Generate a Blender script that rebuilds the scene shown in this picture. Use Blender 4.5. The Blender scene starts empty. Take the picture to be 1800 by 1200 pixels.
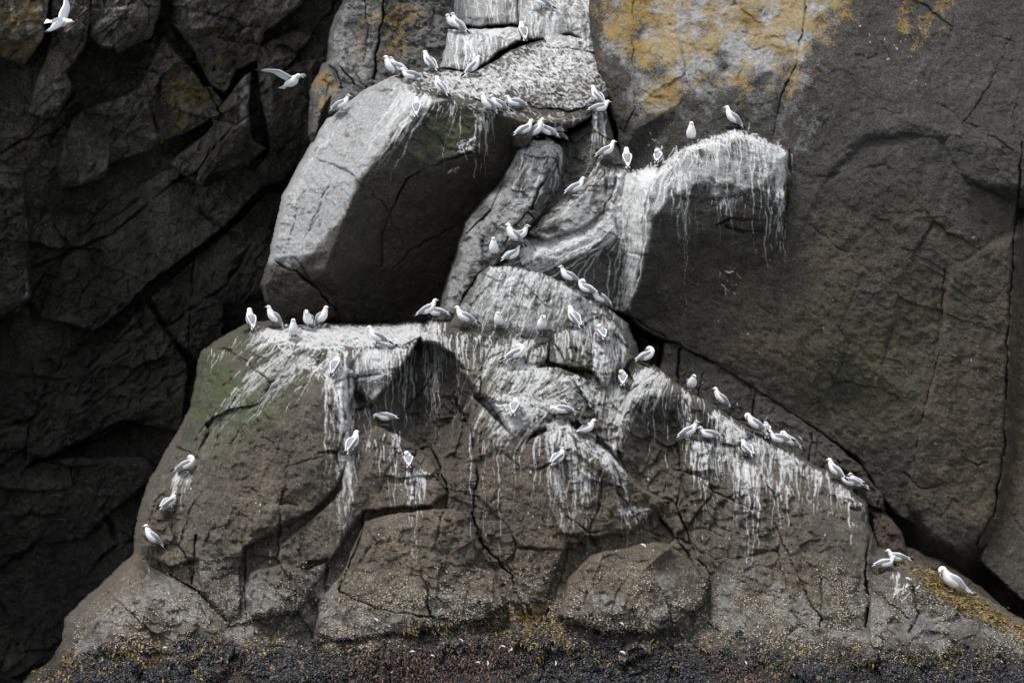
import bpy, math, random
import numpy as np
from mathutils import Vector
from mathutils.geometry import delaunay_2d_cdt

random.seed(7)
RNG = np.random.default_rng(11)
scene = bpy.context.scene
col = scene.collection

# ------------------------------------------------------------------ camera
PPM, DIST, ZC = 115.0, 55.0, 5.6           # photo pixels per metre on the cliff plane, camera distance, camera height
cam_data = bpy.data.cameras.new("camera")
cam = bpy.data.objects.new("camera", cam_data)
col.objects.link(cam)
cam.location = (0, -DIST, ZC)
cam.rotation_euler = (math.radians(90), 0, 0)
cam_data.sensor_width = 36.0
cam_data.lens = 36.0 * DIST / (1800.0 / PPM)
cam_data.clip_start = 0.5
cam_data.clip_end = 2000
scene.camera = cam

# ------------------------------------------------------------------ light
SUN_EL, SUN_AZ = 64.0, 222.0               # overcast: high, broad, from the front left
world = bpy.data.worlds.new("World")
scene.world = world
world.use_nodes = True
nt = world.node_tree
bg = nt.nodes["Background"]
sky = nt.nodes.new("ShaderNodeTexSky")
sky.sky_type = 'NISHITA'
sky.sun_disc = False
sky.sun_elevation = math.radians(SUN_EL)
sky.sun_rotation = math.radians(SUN_AZ)
hsv = nt.nodes.new("ShaderNodeHueSaturation")
hsv.inputs["Saturation"].default_value = 0.32      # grey overcast dome
nt.links.new(sky.outputs[0], hsv.inputs["Color"])
nt.links.new(hsv.outputs[0], bg.inputs[0])
bg.inputs[1].default_value = 0.112
sun_data = bpy.data.lights.new("sun", 'SUN')
sun_data.energy = 1.4
sun_data.angle = math.radians(16)
sun_data.color = (1.0, 0.965, 0.92)
sun = bpy.data.objects.new("sun", sun_data)
col.objects.link(sun)
_az = math.radians(SUN_AZ)
_d = Vector((math.sin(_az) * math.cos(math.radians(SUN_EL)), math.cos(_az) * math.cos(math.radians(SUN_EL)), math.sin(math.radians(SUN_EL))))
sun.rotation_euler = _d.to_track_quat('Z', 'Y').to_euler()
scene.view_settings.view_transform = 'Standard'
scene.view_settings.look = 'None'
scene.view_settings.exposure = 1.26
scene.view_settings.gamma = 1.0

# ------------------------------------------------------------------ numpy noise
def _perm(seed):
    r = np.random.default_rng(seed)
    p = r.permutation(256)
    a = r.uniform(0, 2 * np.pi, 256)
    return np.concatenate([p, p]), np.cos(a), np.sin(a)

def perlin(x, y, seed):
    p, gx, gy = _perm(seed)
    xi = np.floor(x).astype(np.int64); yi = np.floor(y).astype(np.int64)
    xf = x - xi; yf = y - yi
    u = xf * xf * xf * (xf * (xf * 6 - 15) + 10); v = yf * yf * yf * (yf * (yf * 6 - 15) + 10)
    def g(ix, iy, dx, dy):
        k = p[(p[ix & 255] + iy) & 255]
        return gx[k] * dx + gy[k] * dy
    n00 = g(xi, yi, xf, yf); n10 = g(xi + 1, yi, xf - 1, yf)
    n01 = g(xi, yi + 1, xf, yf - 1); n11 = g(xi + 1, yi + 1, xf - 1, yf - 1)
    return ((n00 * (1 - u) + n10 * u) * (1 - v) + (n01 * (1 - u) + n11 * u) * v) * 1.5

def fbm(x, y, wl, octv, seed, gain=0.5):
    t = 0; a = 1.0; f = 1.0 / wl; s = 0
    for k in range(octv):
        t = t + a * perlin(x * f + 17.3 * k, y * f - 9.1 * k, seed + k); s += a
        a *= gain; f *= 2.03
    return t / s

def facets(x, y, cell, seed, ang=0.0, stretch=1.0):
    """random plane per cell: a fractured surface; returns tilt offset and distance to the crack"""
    c, s = math.cos(ang), math.sin(ang)
    u = (x * c + y * s) / (cell * stretch); v = (-x * s + y * c) / cell
    ui = np.floor(u).astype(np.int64); vi = np.floor(v).astype(np.int64)
    r = np.random.default_rng(seed)
    T = r.uniform(0, 1, (4, 256)); p = np.concatenate([r.permutation(256)] * 2)
    b1 = np.full(x.shape, 9.0); b2 = np.full(x.shape, 9.0); val = np.zeros(x.shape)
    for di in (-1, 0, 1):
        for dj in (-1, 0, 1):
            k = p[(p[(ui + di) & 255] + vi + dj) & 255]
            cx = ui + di + T[0, k]; cy = vi + dj + T[1, k]
            d = np.hypot(u - cx, v - cy)
            t = (T[2, k] * 2 - 1) * (u - cx) + (T[3, k] * 2 - 1) * (v - cy) + (T[0, k] - .5) * .5
            m = d < b1
            b2 = np.where(m, b1, np.minimum(b2, d))
            val = np.where(m, t, val); b1 = np.where(m, d, b1)
    return val, b2 - b1

def blur(a, n):
    for _ in range(n):
        b = np.pad(a, 1, mode='edge')
        a = (b[:-2, 1:-1] + 2 * b[1:-1, 1:-1] + b[2:, 1:-1]) / 4
        b = np.pad(a, 1, mode='edge')
        a = (b[1:-1, :-2] + 2 * b[1:-1, 1:-1] + b[1:-1, 2:]) / 4
    return a

# ------------------------------------------------------------------ the relief grid (photo pixels, step ST)
ST = 1.75
GX0, GX1, GY0, GY1 = -160, 1960, -130, 1340
XS = np.arange(GX0, GX1, ST); YS = np.arange(GY0, GY1, ST)

def to_world(px, py, h):
    s = (DIST - h) / DIST / PPM
    return (px - 900.0) * s, -h + 0 * px, ZC - (py - 600.0) * s

def seg_dist(x, y, pts, closed):
    best = np.full(x.shape, 1e9); hh = np.zeros(x.shape)
    n = len(pts)
    for i in range(n if closed else n - 1):
        a = pts[i]; b = pts[(i + 1) % n]
        dx, dy = b[0] - a[0], b[1] - a[1]
        L = dx * dx + dy * dy + 1e-9
        t = np.clip(((x - a[0]) * dx + (y - a[1]) * dy) / L, 0, 1)
        d = (x - a[0] - t * dx) ** 2 + (y - a[1] - t * dy) ** 2
        m = d < best
        best = np.where(m, d, best)
        if len(a) > 2:
            hh = np.where(m, a[2] + t * (b[2] - a[2]), hh)
    return np.sqrt(best), hh

def inside(x, y, pts):
    r = np.zeros(x.shape, bool); n = len(pts)
    for i in range(n):
        x1, y1 = pts[i][:2]; x2, y2 = pts[(i + 1) % n][:2]
        if y1 == y2: continue
        c = ((y1 > y) != (y2 > y)) & (x < (x2 - x1) * (y - y1) / (y2 - y1) + x1)
        r ^= c
    return r

def poly_mask(x, y, pts, feather):
    d, _ = seg_dist(x, y, [p[:2] for p in pts], True)
    sd = np.where(inside(x, y, pts), d, -d)
    return np.clip(sd / feather * 0.5 + 0.5, 0, 1)

class Slab:
    def __init__(s, outline, lines=(), k=0.15, r=3.0, warp=6.0, soft=0):
        s.o, s.lines, s.k, s.r, s.warp, s.soft = outline, lines, k, r, warp, soft

    def height(s, X, Y, seed):
        wx = s.warp * (fbm(X, Y, 60, 2, 900 + seed) * .6 + .45 * fbm(X, Y, 17, 3, 920 + seed)); wy = s.warp * (fbm(X, Y, 60, 2, 950 + seed) * .6 + .45 * fbm(X, Y, 17, 3, 970 + seed))
        x = X + wx; y = Y + wy
        d, hb = seg_dist(x, y, s.o, True)
        ins = inside(x, y, s.o)
        vs = [Vector((p[0], p[1])) for p in s.o]; hs = [p[2] for p in s.o]
        n = len(vs); ed = [(i, (i + 1) % n) for i in range(n)]
        for ln in s.lines:
            st = len(vs)
            for p in ln:
                vs.append(Vector((p[0], p[1]))); hs.append(p[2])
            ed += [(st + i, st + i + 1) for i in range(len(ln) - 1)]
        rv, re_, rf, ov, oe, of_ = delaunay_2d_cdt(vs, ed, [], 0, 1e-4)
        H = []
        for i, v in enumerate(rv):
            if ov[i]: H.append(hs[ov[i][0]])
            else:
                H.append(float(seg_dist(np.array([v[0]]), np.array([v[1]]), s.o, True)[1][0]))
        h = hb.copy()
        for f in rf:
            (x0, y0), (x1, y1), (x2, y2) = rv[f[0]], rv[f[1]], rv[f[2]]
            den = (y1 - y2) * (x0 - x2) + (x2 - x1) * (y0 - y2)
            if abs(den) < 1e-9: continue
            lo, hi = min(x0, x1, x2), max(x0, x1, x2); lo2, hi2 = min(y0, y1, y2), max(y0, y1, y2)
            m = ins & (x >= lo) & (x <= hi) & (y >= lo2) & (y <= hi2)
            if not m.any(): continue
            xx = x[m]; yy = y[m]
            a = ((y1 - y2) * (xx - x2) + (x2 - x1) * (yy - y2)) / den
            b = ((y2 - y0) * (xx - x2) + (x0 - x2) * (yy - y2)) / den
            c = 1 - a - b
            ok = (a > -1e-6) & (b > -1e-6) & (c > -1e-6)
            hv = a * H[f[0]] + b * H[f[1]] + c * H[f[2]]
            t = h[m]; t[ok] = hv[ok]; h[m] = t
        h = blur(h, s.soft)
        sd = np.where(ins, -d, d) + (4.0 if s.k >= .04 else 0.0)
        t = np.clip(sd + s.r, 0, None)
        drop = np.where(t < 2 * s.r, s.k * t * t / (4 * s.r), s.k * (t - s.r))
        if s.k >= .04: drop = drop * 1.5 + .05 * np.clip(sd, 0, None) ** 2 * np.clip(t / (s.r + 4), 0, 1)
        return h - drop

def P(txt):
    """'x,y,h x,y,h ...' -> list of points"""
    return [tuple(float(v) for v in t.split(',')) for t in txt.split()]

# ------------------------------------------------------------------ the rocks: facets, in photo pixels and metres towards the sea
ROCKS = {}
def rock(name, slabs, floor, fac=(0.05, 70, 0.0, 1.0), big=0.10, rough=0.016, cracks=(), seed=1, terr=1.0):
    ROCKS[name] = dict(terr=terr, slabs=slabs, floor=floor, fac=fac, big=big, rough=rough, cracks=cracks, seed=seed)

rock('cave_wall', [
    Slab(P('-160,-130,-4.33 760,-130,-4.16 760,300,-5.94 620,620,-7.88 560,1340,-9.89 -160,1340,-9.89 -160,600,-8.69 -160,250,-6.27'), [P('-60,300,-7.23 120,330,-7.39 300,250,-6.75 450,160,-5.77'), P('-60,600,-9.00 150,560,-8.84 300,420,-8.36 480,300,-7.39')], k=.3, r=1.5),
    Slab(P('-160,-130,-2.72 95,-130,-2.88 86,20,-3.04 82,66,-3.20 45,116,-3.76 -5,100,-3.93 -160,95,-3.85'), [P('-60,60,-2.95 30,70,-2.95 60,20,-2.88')], k=.3, r=1.5),
    Slab(P('88,-130,-3.36 165,-130,-3.36 162,45,-3.53 149,92,-3.85 118,128,-4.01 128,150,-4.16 124,168,-4.33 97,210,-4.66 75,211,-4.73 46,200,-4.81 60,140,-4.33 86,75,-3.85'), [P('120,-60,-3.12 120,60,-3.28 92,150,-3.93')], k=.3, r=1.5),
    Slab(P('160,-130,-2.55 292,-130,-2.80 284,25,-3.04 268,68,-3.53 232,84,-3.76 205,100,-3.76 198,86,-3.68 176,84,-3.76 153,64,-3.76'), [P('210,-60,-2.64 204,30,-2.80 200,84,-3.36'), P('250,-60,-2.55 245,30,-2.72 232,70,-3.20')], k=.3, r=1.5),
    Slab(P('300,-130,-2.88 575,-130,-2.88 535,10,-3.36 470,58,-3.85 452,108,-4.33 420,128,-4.66 398,172,-4.89 368,152,-4.81 333,84,-4.41 300,40,-3.93'), [P('306,44,-3.36 340,50,-3.28 400,45,-3.36 462,48,-3.68'), P('375,60,-3.85 385,120,-4.33 395,165,-4.66')], k=.3, r=1.5),
    Slab(P('288,55,-4.56 320,90,-4.66 352,132,-4.81 384,205,-5.14 348,230,-5.46 292,252,-5.77 258,272,-6.02 195,292,-6.35 190,318,-6.50 104,336,-6.67 98,292,-6.27 122,205,-5.62 160,180,-5.29 205,172,-5.14 245,150,-4.81'), [P('290,90,-4.41 286,170,-4.66 285,250,-5.37'), P('200,190,-5.14 190,300,-6.02')], k=.3, r=1.5),
    Slab(P('352,150,-4.66 372,150,-4.73 392,174,-4.66 425,135,-4.41 446,112,-4.33 440,200,-4.56 444,240,-4.89 470,262,-5.14 440,292,-5.37 372,308,-5.62 358,331,-5.77 325,312,-5.77 293,286,-5.77 330,258,-5.54 372,222,-5.06'), [P('400,180,-4.33 395,240,-4.66 365,320,-5.46')], k=.3, r=1.5),
    Slab(P('445,85,-4.49 510,50,-4.33 560,60,-4.49 620,140,-4.97 620,260,-5.62 545,270,-5.94 500,322,-6.27 466,332,-6.35 442,300,-6.10 470,262,-5.62 455,180,-4.97'), [P('480,90,-4.33 478,180,-4.73 470,300,-5.70'), P('520,80,-4.56 512,200,-5.14 500,310,-6.02')], k=.3, r=1.5),
    Slab(P('165,586,-7.79 222,546,-7.63 262,502,-7.39 352,438,-7.07 408,392,-6.75 462,334,-6.35 530,292,-6.10 560,240,-6.10 400,290,-6.50 300,290,-6.58 190,350,-7.23 110,450,-7.88 60,560,-8.52'), [P('160,500,-7.88 300,390,-7.07 440,300,-6.27')], k=.3, r=1.5),
    Slab(P('258,522,-8.04 352,440,-7.71 470,336,-7.07 540,330,-7.23 520,520,-8.11 440,580,-8.36 350,642,-8.69 300,596,-8.52'), [P('400,420,-7.23 400,520,-7.63')], k=.3, r=1.5),
    Slab(P('308,602,-7.48 330,522,-7.15 352,505,-7.07 396,528,-7.07 395,582,-7.31 430,640,-7.88 352,642,-7.88'), [P('340,540,-6.98 352,600,-7.31')], k=.3, r=1.5),
    Slab(P('150,650,-8.36 256,524,-7.88 334,640,-7.96 322,762,-8.36 218,742,-8.44 92,802,-8.84 -40,860,-9.32 -160,900,-9.49 -160,700,-9.17 40,700,-8.84'), [P('240,560,-7.71 240,720,-8.04')], k=.3, r=1.5),
    Slab(P('-160,262,-5.46 42,292,-5.94 52,400,-6.27 54,522,-6.83 34,556,-7.15 -160,606,-7.39'), [P('20,300,-5.70 25,520,-6.58')], k=.3, r=1.5),
    Slab(P('-160,880,-8.84 100,800,-8.44 250,800,-8.36 290,830,-8.59 200,900,-9.00 150,950,-9.17 -160,1000,-9.80')),
], -13.5, fac=(0.62, 110, -0.8, 2.6), big=0.25, terr=.45, rough=0.05, seed=3,
    cracks=[(P('280,30 290,70 350,130 388,200'), 4, .35), (P('0,270 60,235 130,165'), 4, .3), (P('60,470 200,410 330,300'), 5, .4), (P('340,440 330,640'), 3, .25), (P('500,330 480,520'), 3, .3)])

rock('gully_wall', [
    Slab(P('640,-130,-4.2 1220,-130,-4.0 1220,640,-3.4 640,640,-4.4'), [P('900,200,-3.6 1000,300,-3.0 1060,250,-2.6')], k=.3),
], -8, fac=(0.3, 70, 0.5, 1.3), big=0.2, rough=0.03, seed=44)

rock('lichen_buttress', [
    Slab(P('602,-130,-2.0 600,8,-1.8 579,52,-1.8 573,108,-1.7 549,150,-1.6 543,214,-1.5 548,262,-1.5 600,300,-1.0 690,260,-0.6 800,160,-1.2 800,-130,-2.2'),
         [P('668,-130,-1.6 672,20,-1.4 664,80,-1.2 658,140,-1.0'), P('612,10,-1.3 600,80,-1.1 600,150,-1.0'), P('690,-100,-1.7 690,40,-1.5 700,120,-1.2')]),
    Slab(P('572,112,-1.3 590,126,-1.1 600,158,-0.9 578,178,-0.9 566,200,-0.9 560,240,-1.0 545,238,-1.2 548,160,-1.3'), k=.05),
    Slab(P('580,155,-0.9 612,150,-0.7 636,165,-0.6 600,200,-.6 575,205,-.8'), k=.05),
], -5, fac=(0.14, 55, 0.5, 1.3), big=0.12, rough=0.03, seed=5,
    cracks=[(P('676,-60 673,30 662,90 658,140'), 3.5, .5), (P('600,118 625,150'), 3, .3), (P('572,112 592,128 602,160'), 3, .3), (P('640,0 648,60 640,110'), 2.5, .12)])

rock('upper_ledge', [
    Slab(P('768,-130,-3.0 1100,-130,-3.2 1100,100,-2.0 912,46,-2.1 790,52,-2.0 782,120,-1.7 700,150,-1.4 738,108,-1.9 761,52,-2.2'), [P('800,-60,-2.6 800,30,-2.1 905,30,-2.1'), P('905,-60,-2.9 912,30,-2.4')]),
    Slab(P('786,50,-2.1 915,44,-2.3 930,74,-1.9 900,82,-1.3 880,92,-1.0 832,132,-.7 768,122,-.9 776,90,-1.2'), [P('788,60,-1.35 850,64,-1.15 905,72,-1.2'), P('772,118,-.85 828,126,-.75')], k=.07),
    Slab(P('912,20,-1.9 950,-40,-2.7 1060,-60,-2.9 1060,90,-1.4 1000,62,-1.35 942,76,-1.3 914,70,-1.5'), [P('914,24,-1.6 960,20,-1.45 1040,34,-1.5')], k=.07),
    Slab(P('952,66,-1.2 972,58,-1.1 1045,70,-1.0 1060,98,-.9 960,90,-.8'), k=.05),
], -5, fac=(0.08, 50, 0.2, 1.2), big=0.06, rough=0.02, seed=8, cracks=[(P('910,0 912,40'), 3, .3)])

rock('wedge_boulder', [
    Slab(P('690,132,.4 640,158,.25 572,208,.1 500,345,.8 476,455,1.1 462,500,.9 468,530,.7 505,576,.2 600,600,-.7 785,600,-1.6 810,480,-.9 830,400,-.3 890,330,.3 915,280,.6 940,245,.9 1010,226,.9 1050,205,.5 1075,170,-.1 1060,100,-.9 1000,66,-1.2 955,66,-1.3 900,85,-1.0 830,126,-.5 750,116,-.1'),
         [P('690,135,.7 735,162,1.45 790,176,1.6 860,197,1.7 930,217,1.55 1000,216,1.1'),
          P('735,190,1.75 690,250,2.0 640,310,2.1 605,385,2.0 583,440,1.9 574,474,1.75'),
          P('840,260,1.55 760,290,1.55 715,312,1.45 690,360,1.1 672,410,.75 668,470,.3'),
          P('840,265,1.4 880,300,.9'),
          P('740,330,1.1 800,320,.9 850,340,.2'),
          P('478,458,1.12 520,480,1.2 545,497,1.15 590,500,.9 600,560,.05'),
          P('700,560,-1.0')], k=.25, r=1.5, warp=4),
    Slab(P('480,462,1.25 520,470,1.35 552,500,1.3 585,520,1.0 592,560,.5 560,574,.45 505,572,.55 474,534,.9 464,500,1.1'), k=.2, r=2),
    Slab(P('690,140,.6 735,118,.0 830,128,-.3 900,88,-.85 960,72,-1.15 1045,92,-.8 1062,150,-.1 1050,186,.35 1000,194,.75 900,184,1.1 850,178,1.15 790,166,1.1 735,156,1.0'), [P('820,140,.1 900,130,-.1 1000,130,-.1')], k=.12, r=2),
], -4, fac=(0.13, 110, 0.9, 1.4), terr=.8, big=0.08, rough=0.018, seed=12,
    cracks=[(P('790,166 850,178 900,186 1000,196 1046,190'), 3, .3), (P('840,262 760,292 715,314 690,362 672,412 668,470'), 3, .22), (P('478,457 520,478 550,500 590,545'), 4, .3),
            (P('690,480 720,440 800,400'), 2.5, .15), (P('600,420 575,470'), 2.5, .15), (P('560,380 535,420 520,455'), 2, .06), (P('580,320 545,400'), 2, .07), (P('640,200 610,270 590,300'), 2, .06), (P('530,330 515,400 500,450'), 2.5, .08), (P('505,440 530,465 548,500'), 3, .12)])

rock('rock_pillar', [
    Slab(P('905,265,.9 930,245,.9 965,242,.8 992,258,.5 1002,285,.5 990,335,.8 962,372,1.2 932,402,1.5 908,440,1.8 872,468,2.0 842,486,2.1 818,524,2.1 800,590,2.1 764,578,1.75 774,520,1.65 797,462,1.6 816,392,1.45 848,350,1.3 880,318,1.1'),
         [P('918,258,1.3 915,300,1.55 890,350,1.7 858,400,1.9 830,460,2.05 808,530,2.1'), P('966,256,1.3 956,330,1.6 930,390,1.85 880,450,2.1')], k=.1),
], -3, fac=(0.16, 60, 1.15, 1.2), big=0.06, rough=0.018, seed=15,
    cracks=[(P('965,300 945,335 935,370'), 3.5, .3), (P('880,330 862,372 818,410'), 3, .2)])

rock('draped_rock', [
    Slab(P('1030,216,.3 1046,192,.3 1066,188,.2 1085,255,.4 1108,300,.9 1112,380,1.2 1108,460,1.2 1104,560,1.0 1060,540,1.4 1000,505,1.6 930,480,1.9 865,470,1.9 880,420,1.5 892,390,1.3 935,335,.9 955,290,.5 955,262,.3'),
         [P('1092,305,1.15 1080,360,1.35 1040,415,1.6 980,445,1.8 915,456,2.0'), P('1060,455,1.3 1078,500,1.15 1095,450,1.35'), P('1044,200,.6 1052,240,.8')], k=.1),
    Slab(P('985,346,1.25 1020,335,1.15 1058,284,.9 1078,290,.9 1080,330,1.1 1066,375,1.4 1030,404,1.6 960,425,1.8 922,412,1.75'), [P('1000,362,1.45 1045,325,1.3 1062,300,1.15'), P('960,395,1.72 1030,372,1.5')], k=.05),
    Slab(P('960,450,1.85 1040,424,1.65 1080,395,1.5 1092,420,1.5 1060,440,1.55 1010,462,1.75 975,480,1.85'), k=.06),
], -3, fac=(0.12, 55, 0.7, 1.2), big=0.06, rough=0.018, seed=18,
    cracks=[(P('1064,300 1066,360'), 2.5, .15), (P('1085,255 1080,330 1060,375'), 3, .2), (P('1110,545 1090,520'), 3, .15)])

rock('guano_slab', [
    Slab(P('858,464,1.9 900,462,1.9 960,478,1.8 1010,502,1.7 1060,532,1.6 1105,566,1.5 1130,640,1.8 1050,640,2.7 1000,640,2.8 950,640,2.9 880,630,2.9 820,610,2.8 780,580,2.5 815,515,2.3 838,482,2.1'),
         [P('862,474,2.3 900,474,2.35 960,490,2.35 1010,516,2.3 1060,546,2.1 1100,580,1.9'), P('800,565,2.65 870,578,2.75 950,590,2.75 1000,568,2.5')], k=.08, r=4),
], -3, fac=(0.08, 60, 0.4, 1.5), big=0.05, rough=0.018, seed=21, cracks=[(P('830,500 800,560'), 3, .15)])

rock('cliff_wall', [
    Slab(P('1030,-130,-1.5 1960,-130,-2.0 1960,310,-.2 1800,306,-.1 1782,420,.0 1764,790,.1 1746,908,.2 1722,950,.25 1682,966,.3 1640,945,.35 1570,906,.4 1500,806,.5 1400,736,.6 1345,702,.7 1250,638,.8 1130,584,.9 1085,548,.9 1100,400,.6 1090,300,.1 1082,236,-.2 1064,190,-.4 1046,122,-.6 1036,60,-.9'),
         [P('1122,-130,-.7 1112,60,-.2 1114,140,.2 1105,215,.3'), P('1112,230,.4 1200,180,.3 1400,170,.25 1500,150,.15 1640,140,-.1 1800,120,-.4'),
          P('1300,420,.95 1440,330,.85 1480,600,.95 1600,700,.75'), P('1640,240,.5 1700,330,.55 1720,600,.4 1690,900,.5'), P('1180,-60,-.5 1400,-40,-.7')], k=.1),
    Slab(P('1420,-130,-.9 1960,-130,-1.5 1960,300,.2 1780,330,.45 1700,320,.6 1660,250,.52 1600,236,.56 1520,250,.62 1465,300,.84 1400,420,.98 1360,560,.98 1380,420,.98 1392,262,.8 1400,110,.25'),
         [P('1520,235,.64 1600,218,.58 1660,232,.5'), P('1440,290,.8 1490,180,.4 1560,120,.2')], k=.018, r=9, warp=9),
    Slab(P('1668,470,.62 1780,420,.35 1764,790,.4 1746,908,.45 1722,950,.4 1682,966,.45 1640,945,.55 1600,880,.62 1612,770,.72 1655,600,.68'), k=.02, r=8),
    # white-streaked bulge below the gulls
    Slab(P('1094,298,.9 1108,300,1.0 1160,288,.9 1205,254,.7 1236,240,.7 1290,223,.6 1335,233,.6 1388,264,.7 1384,330,1.1 1378,420,1.0 1350,480,.85 1320,560,.7 1200,600,.7 1130,585,.75 1088,548,.95 1078,470,1.1 1084,400,1.3 1090,340,1.2'),
         [P('1120,306,1.3 1160,300,1.4 1210,266,1.3 1290,240,1.4 1340,250,1.4 1378,275,1.3'), P('1118,312,1.45 1136,345,1.75 1147,384,1.95 1141,440,1.78 1126,500,1.5 1106,545,1.15'), P('1160,370,1.9 1190,335,1.72 1240,318,1.62 1330,330,1.6 1374,350,1.45'), P('1165,430,1.65 1220,400,1.5 1300,380,1.5 1345,384,1.42'), P('1150,500,1.3 1200,470,1.2 1260,460,1.12 1340,460,1.0')], k=.06, r=3),
    # far right slab beyond the crack
    Slab(P('1960,300,.0 1806,300,-.1 1790,420,-.1 1776,780,.0 1752,912,.1 1712,985,.2 1800,1062,.5 1960,1170,.9')),
], -3.5, fac=(0.085, 150, 0.6, 1.8), terr=.5, big=0.10, rough=0.017, seed=24,
    cracks=[(P('1418,-40 1412,50 1396,120 1370,180 1360,240'), 3, .18), (P('1388,262 1384,330 1378,400'), 3, .2), (P('1798,250 1782,420 1772,560 1764,790 1746,908 1715,955'), 3.5, .3),
            (P('1258,396 1290,384 1340,388'), 4, .22), (P('1275,398 1310,410 1342,408'), 5, .18), (P('1660,470 1655,600 1612,770 1605,860'), 2.5, .1),
            (P('1690,800 1720,820 1735,812'), 2.5, .1), (P('1590,830 1620,860 1660,850'), 2.5, .1), (P('1780,60 1740,150 1690,220'), 2, .08), (P('1570,400 1590,420 1620,430'), 2.5, .08), (P('1090,548 1200,610 1300,668 1450,770'), 3, .15), (P('1060,190 1085,240 1092,300'), 4, .3), (P('1115,-20 1112,60 1116,190 1100,225'), 3, .1)])

rock('recessed_seam', [
    Slab(P('1060,520,-1.2 1250,560,-1.2 1500,720,-1.2 1900,880,-1.5 1960,1340,-1.0 1500,1200,-1.0 1150,760,-1.0')),
    Slab(P('1190,600,.72 1300,655,.66 1345,690,.62 1400,724,.56 1450,760,.52 1520,818,.45 1560,892,.38 1562,940,.4 1520,940,.7 1400,850,1.0 1300,790,1.1 1200,720,1.2 1150,670,1.1 1165,600,.8'), [P('1240,668,.98 1345,740,.9 1450,810,.8')], k=.1, r=3),
    Slab(P('1118,588,.0 1165,600,.1 1160,660,.3 1120,650,.2'), k=.1),
    Slab(P('1340,694,.82 1400,732,.78 1440,766,.72 1440,830,1.0 1380,800,1.0 1336,760,1.0'), k=.1, r=3),
    Slab(P('1446,772,.76 1500,805,.66 1556,872,.55 1556,905,.7 1500,880,.9 1448,832,1.0'), k=.1, r=3),
    Slab(P('1526,890,.7 1560,900,.7 1590,935,.7 1596,980,1.0 1540,980,1.1'), k=.1, r=4),
    Slab(P('1580,950,.2 1660,985,.3 1740,1040,.5 1800,1100,.7 1700,1100,1.2 1560,1000,1.0'), k=.08),
], -4, fac=(0.14, 60, 0.55, 1.2), big=0.05, rough=0.025, seed=27, cracks=[(P('1236,655 1225,700'), 3, .3), (P('1326,690 1322,740'), 3, .3), (P('1428,760 1420,820'), 3, .3), (P('1196,600 1190,680'), 4, .4)])

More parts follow.
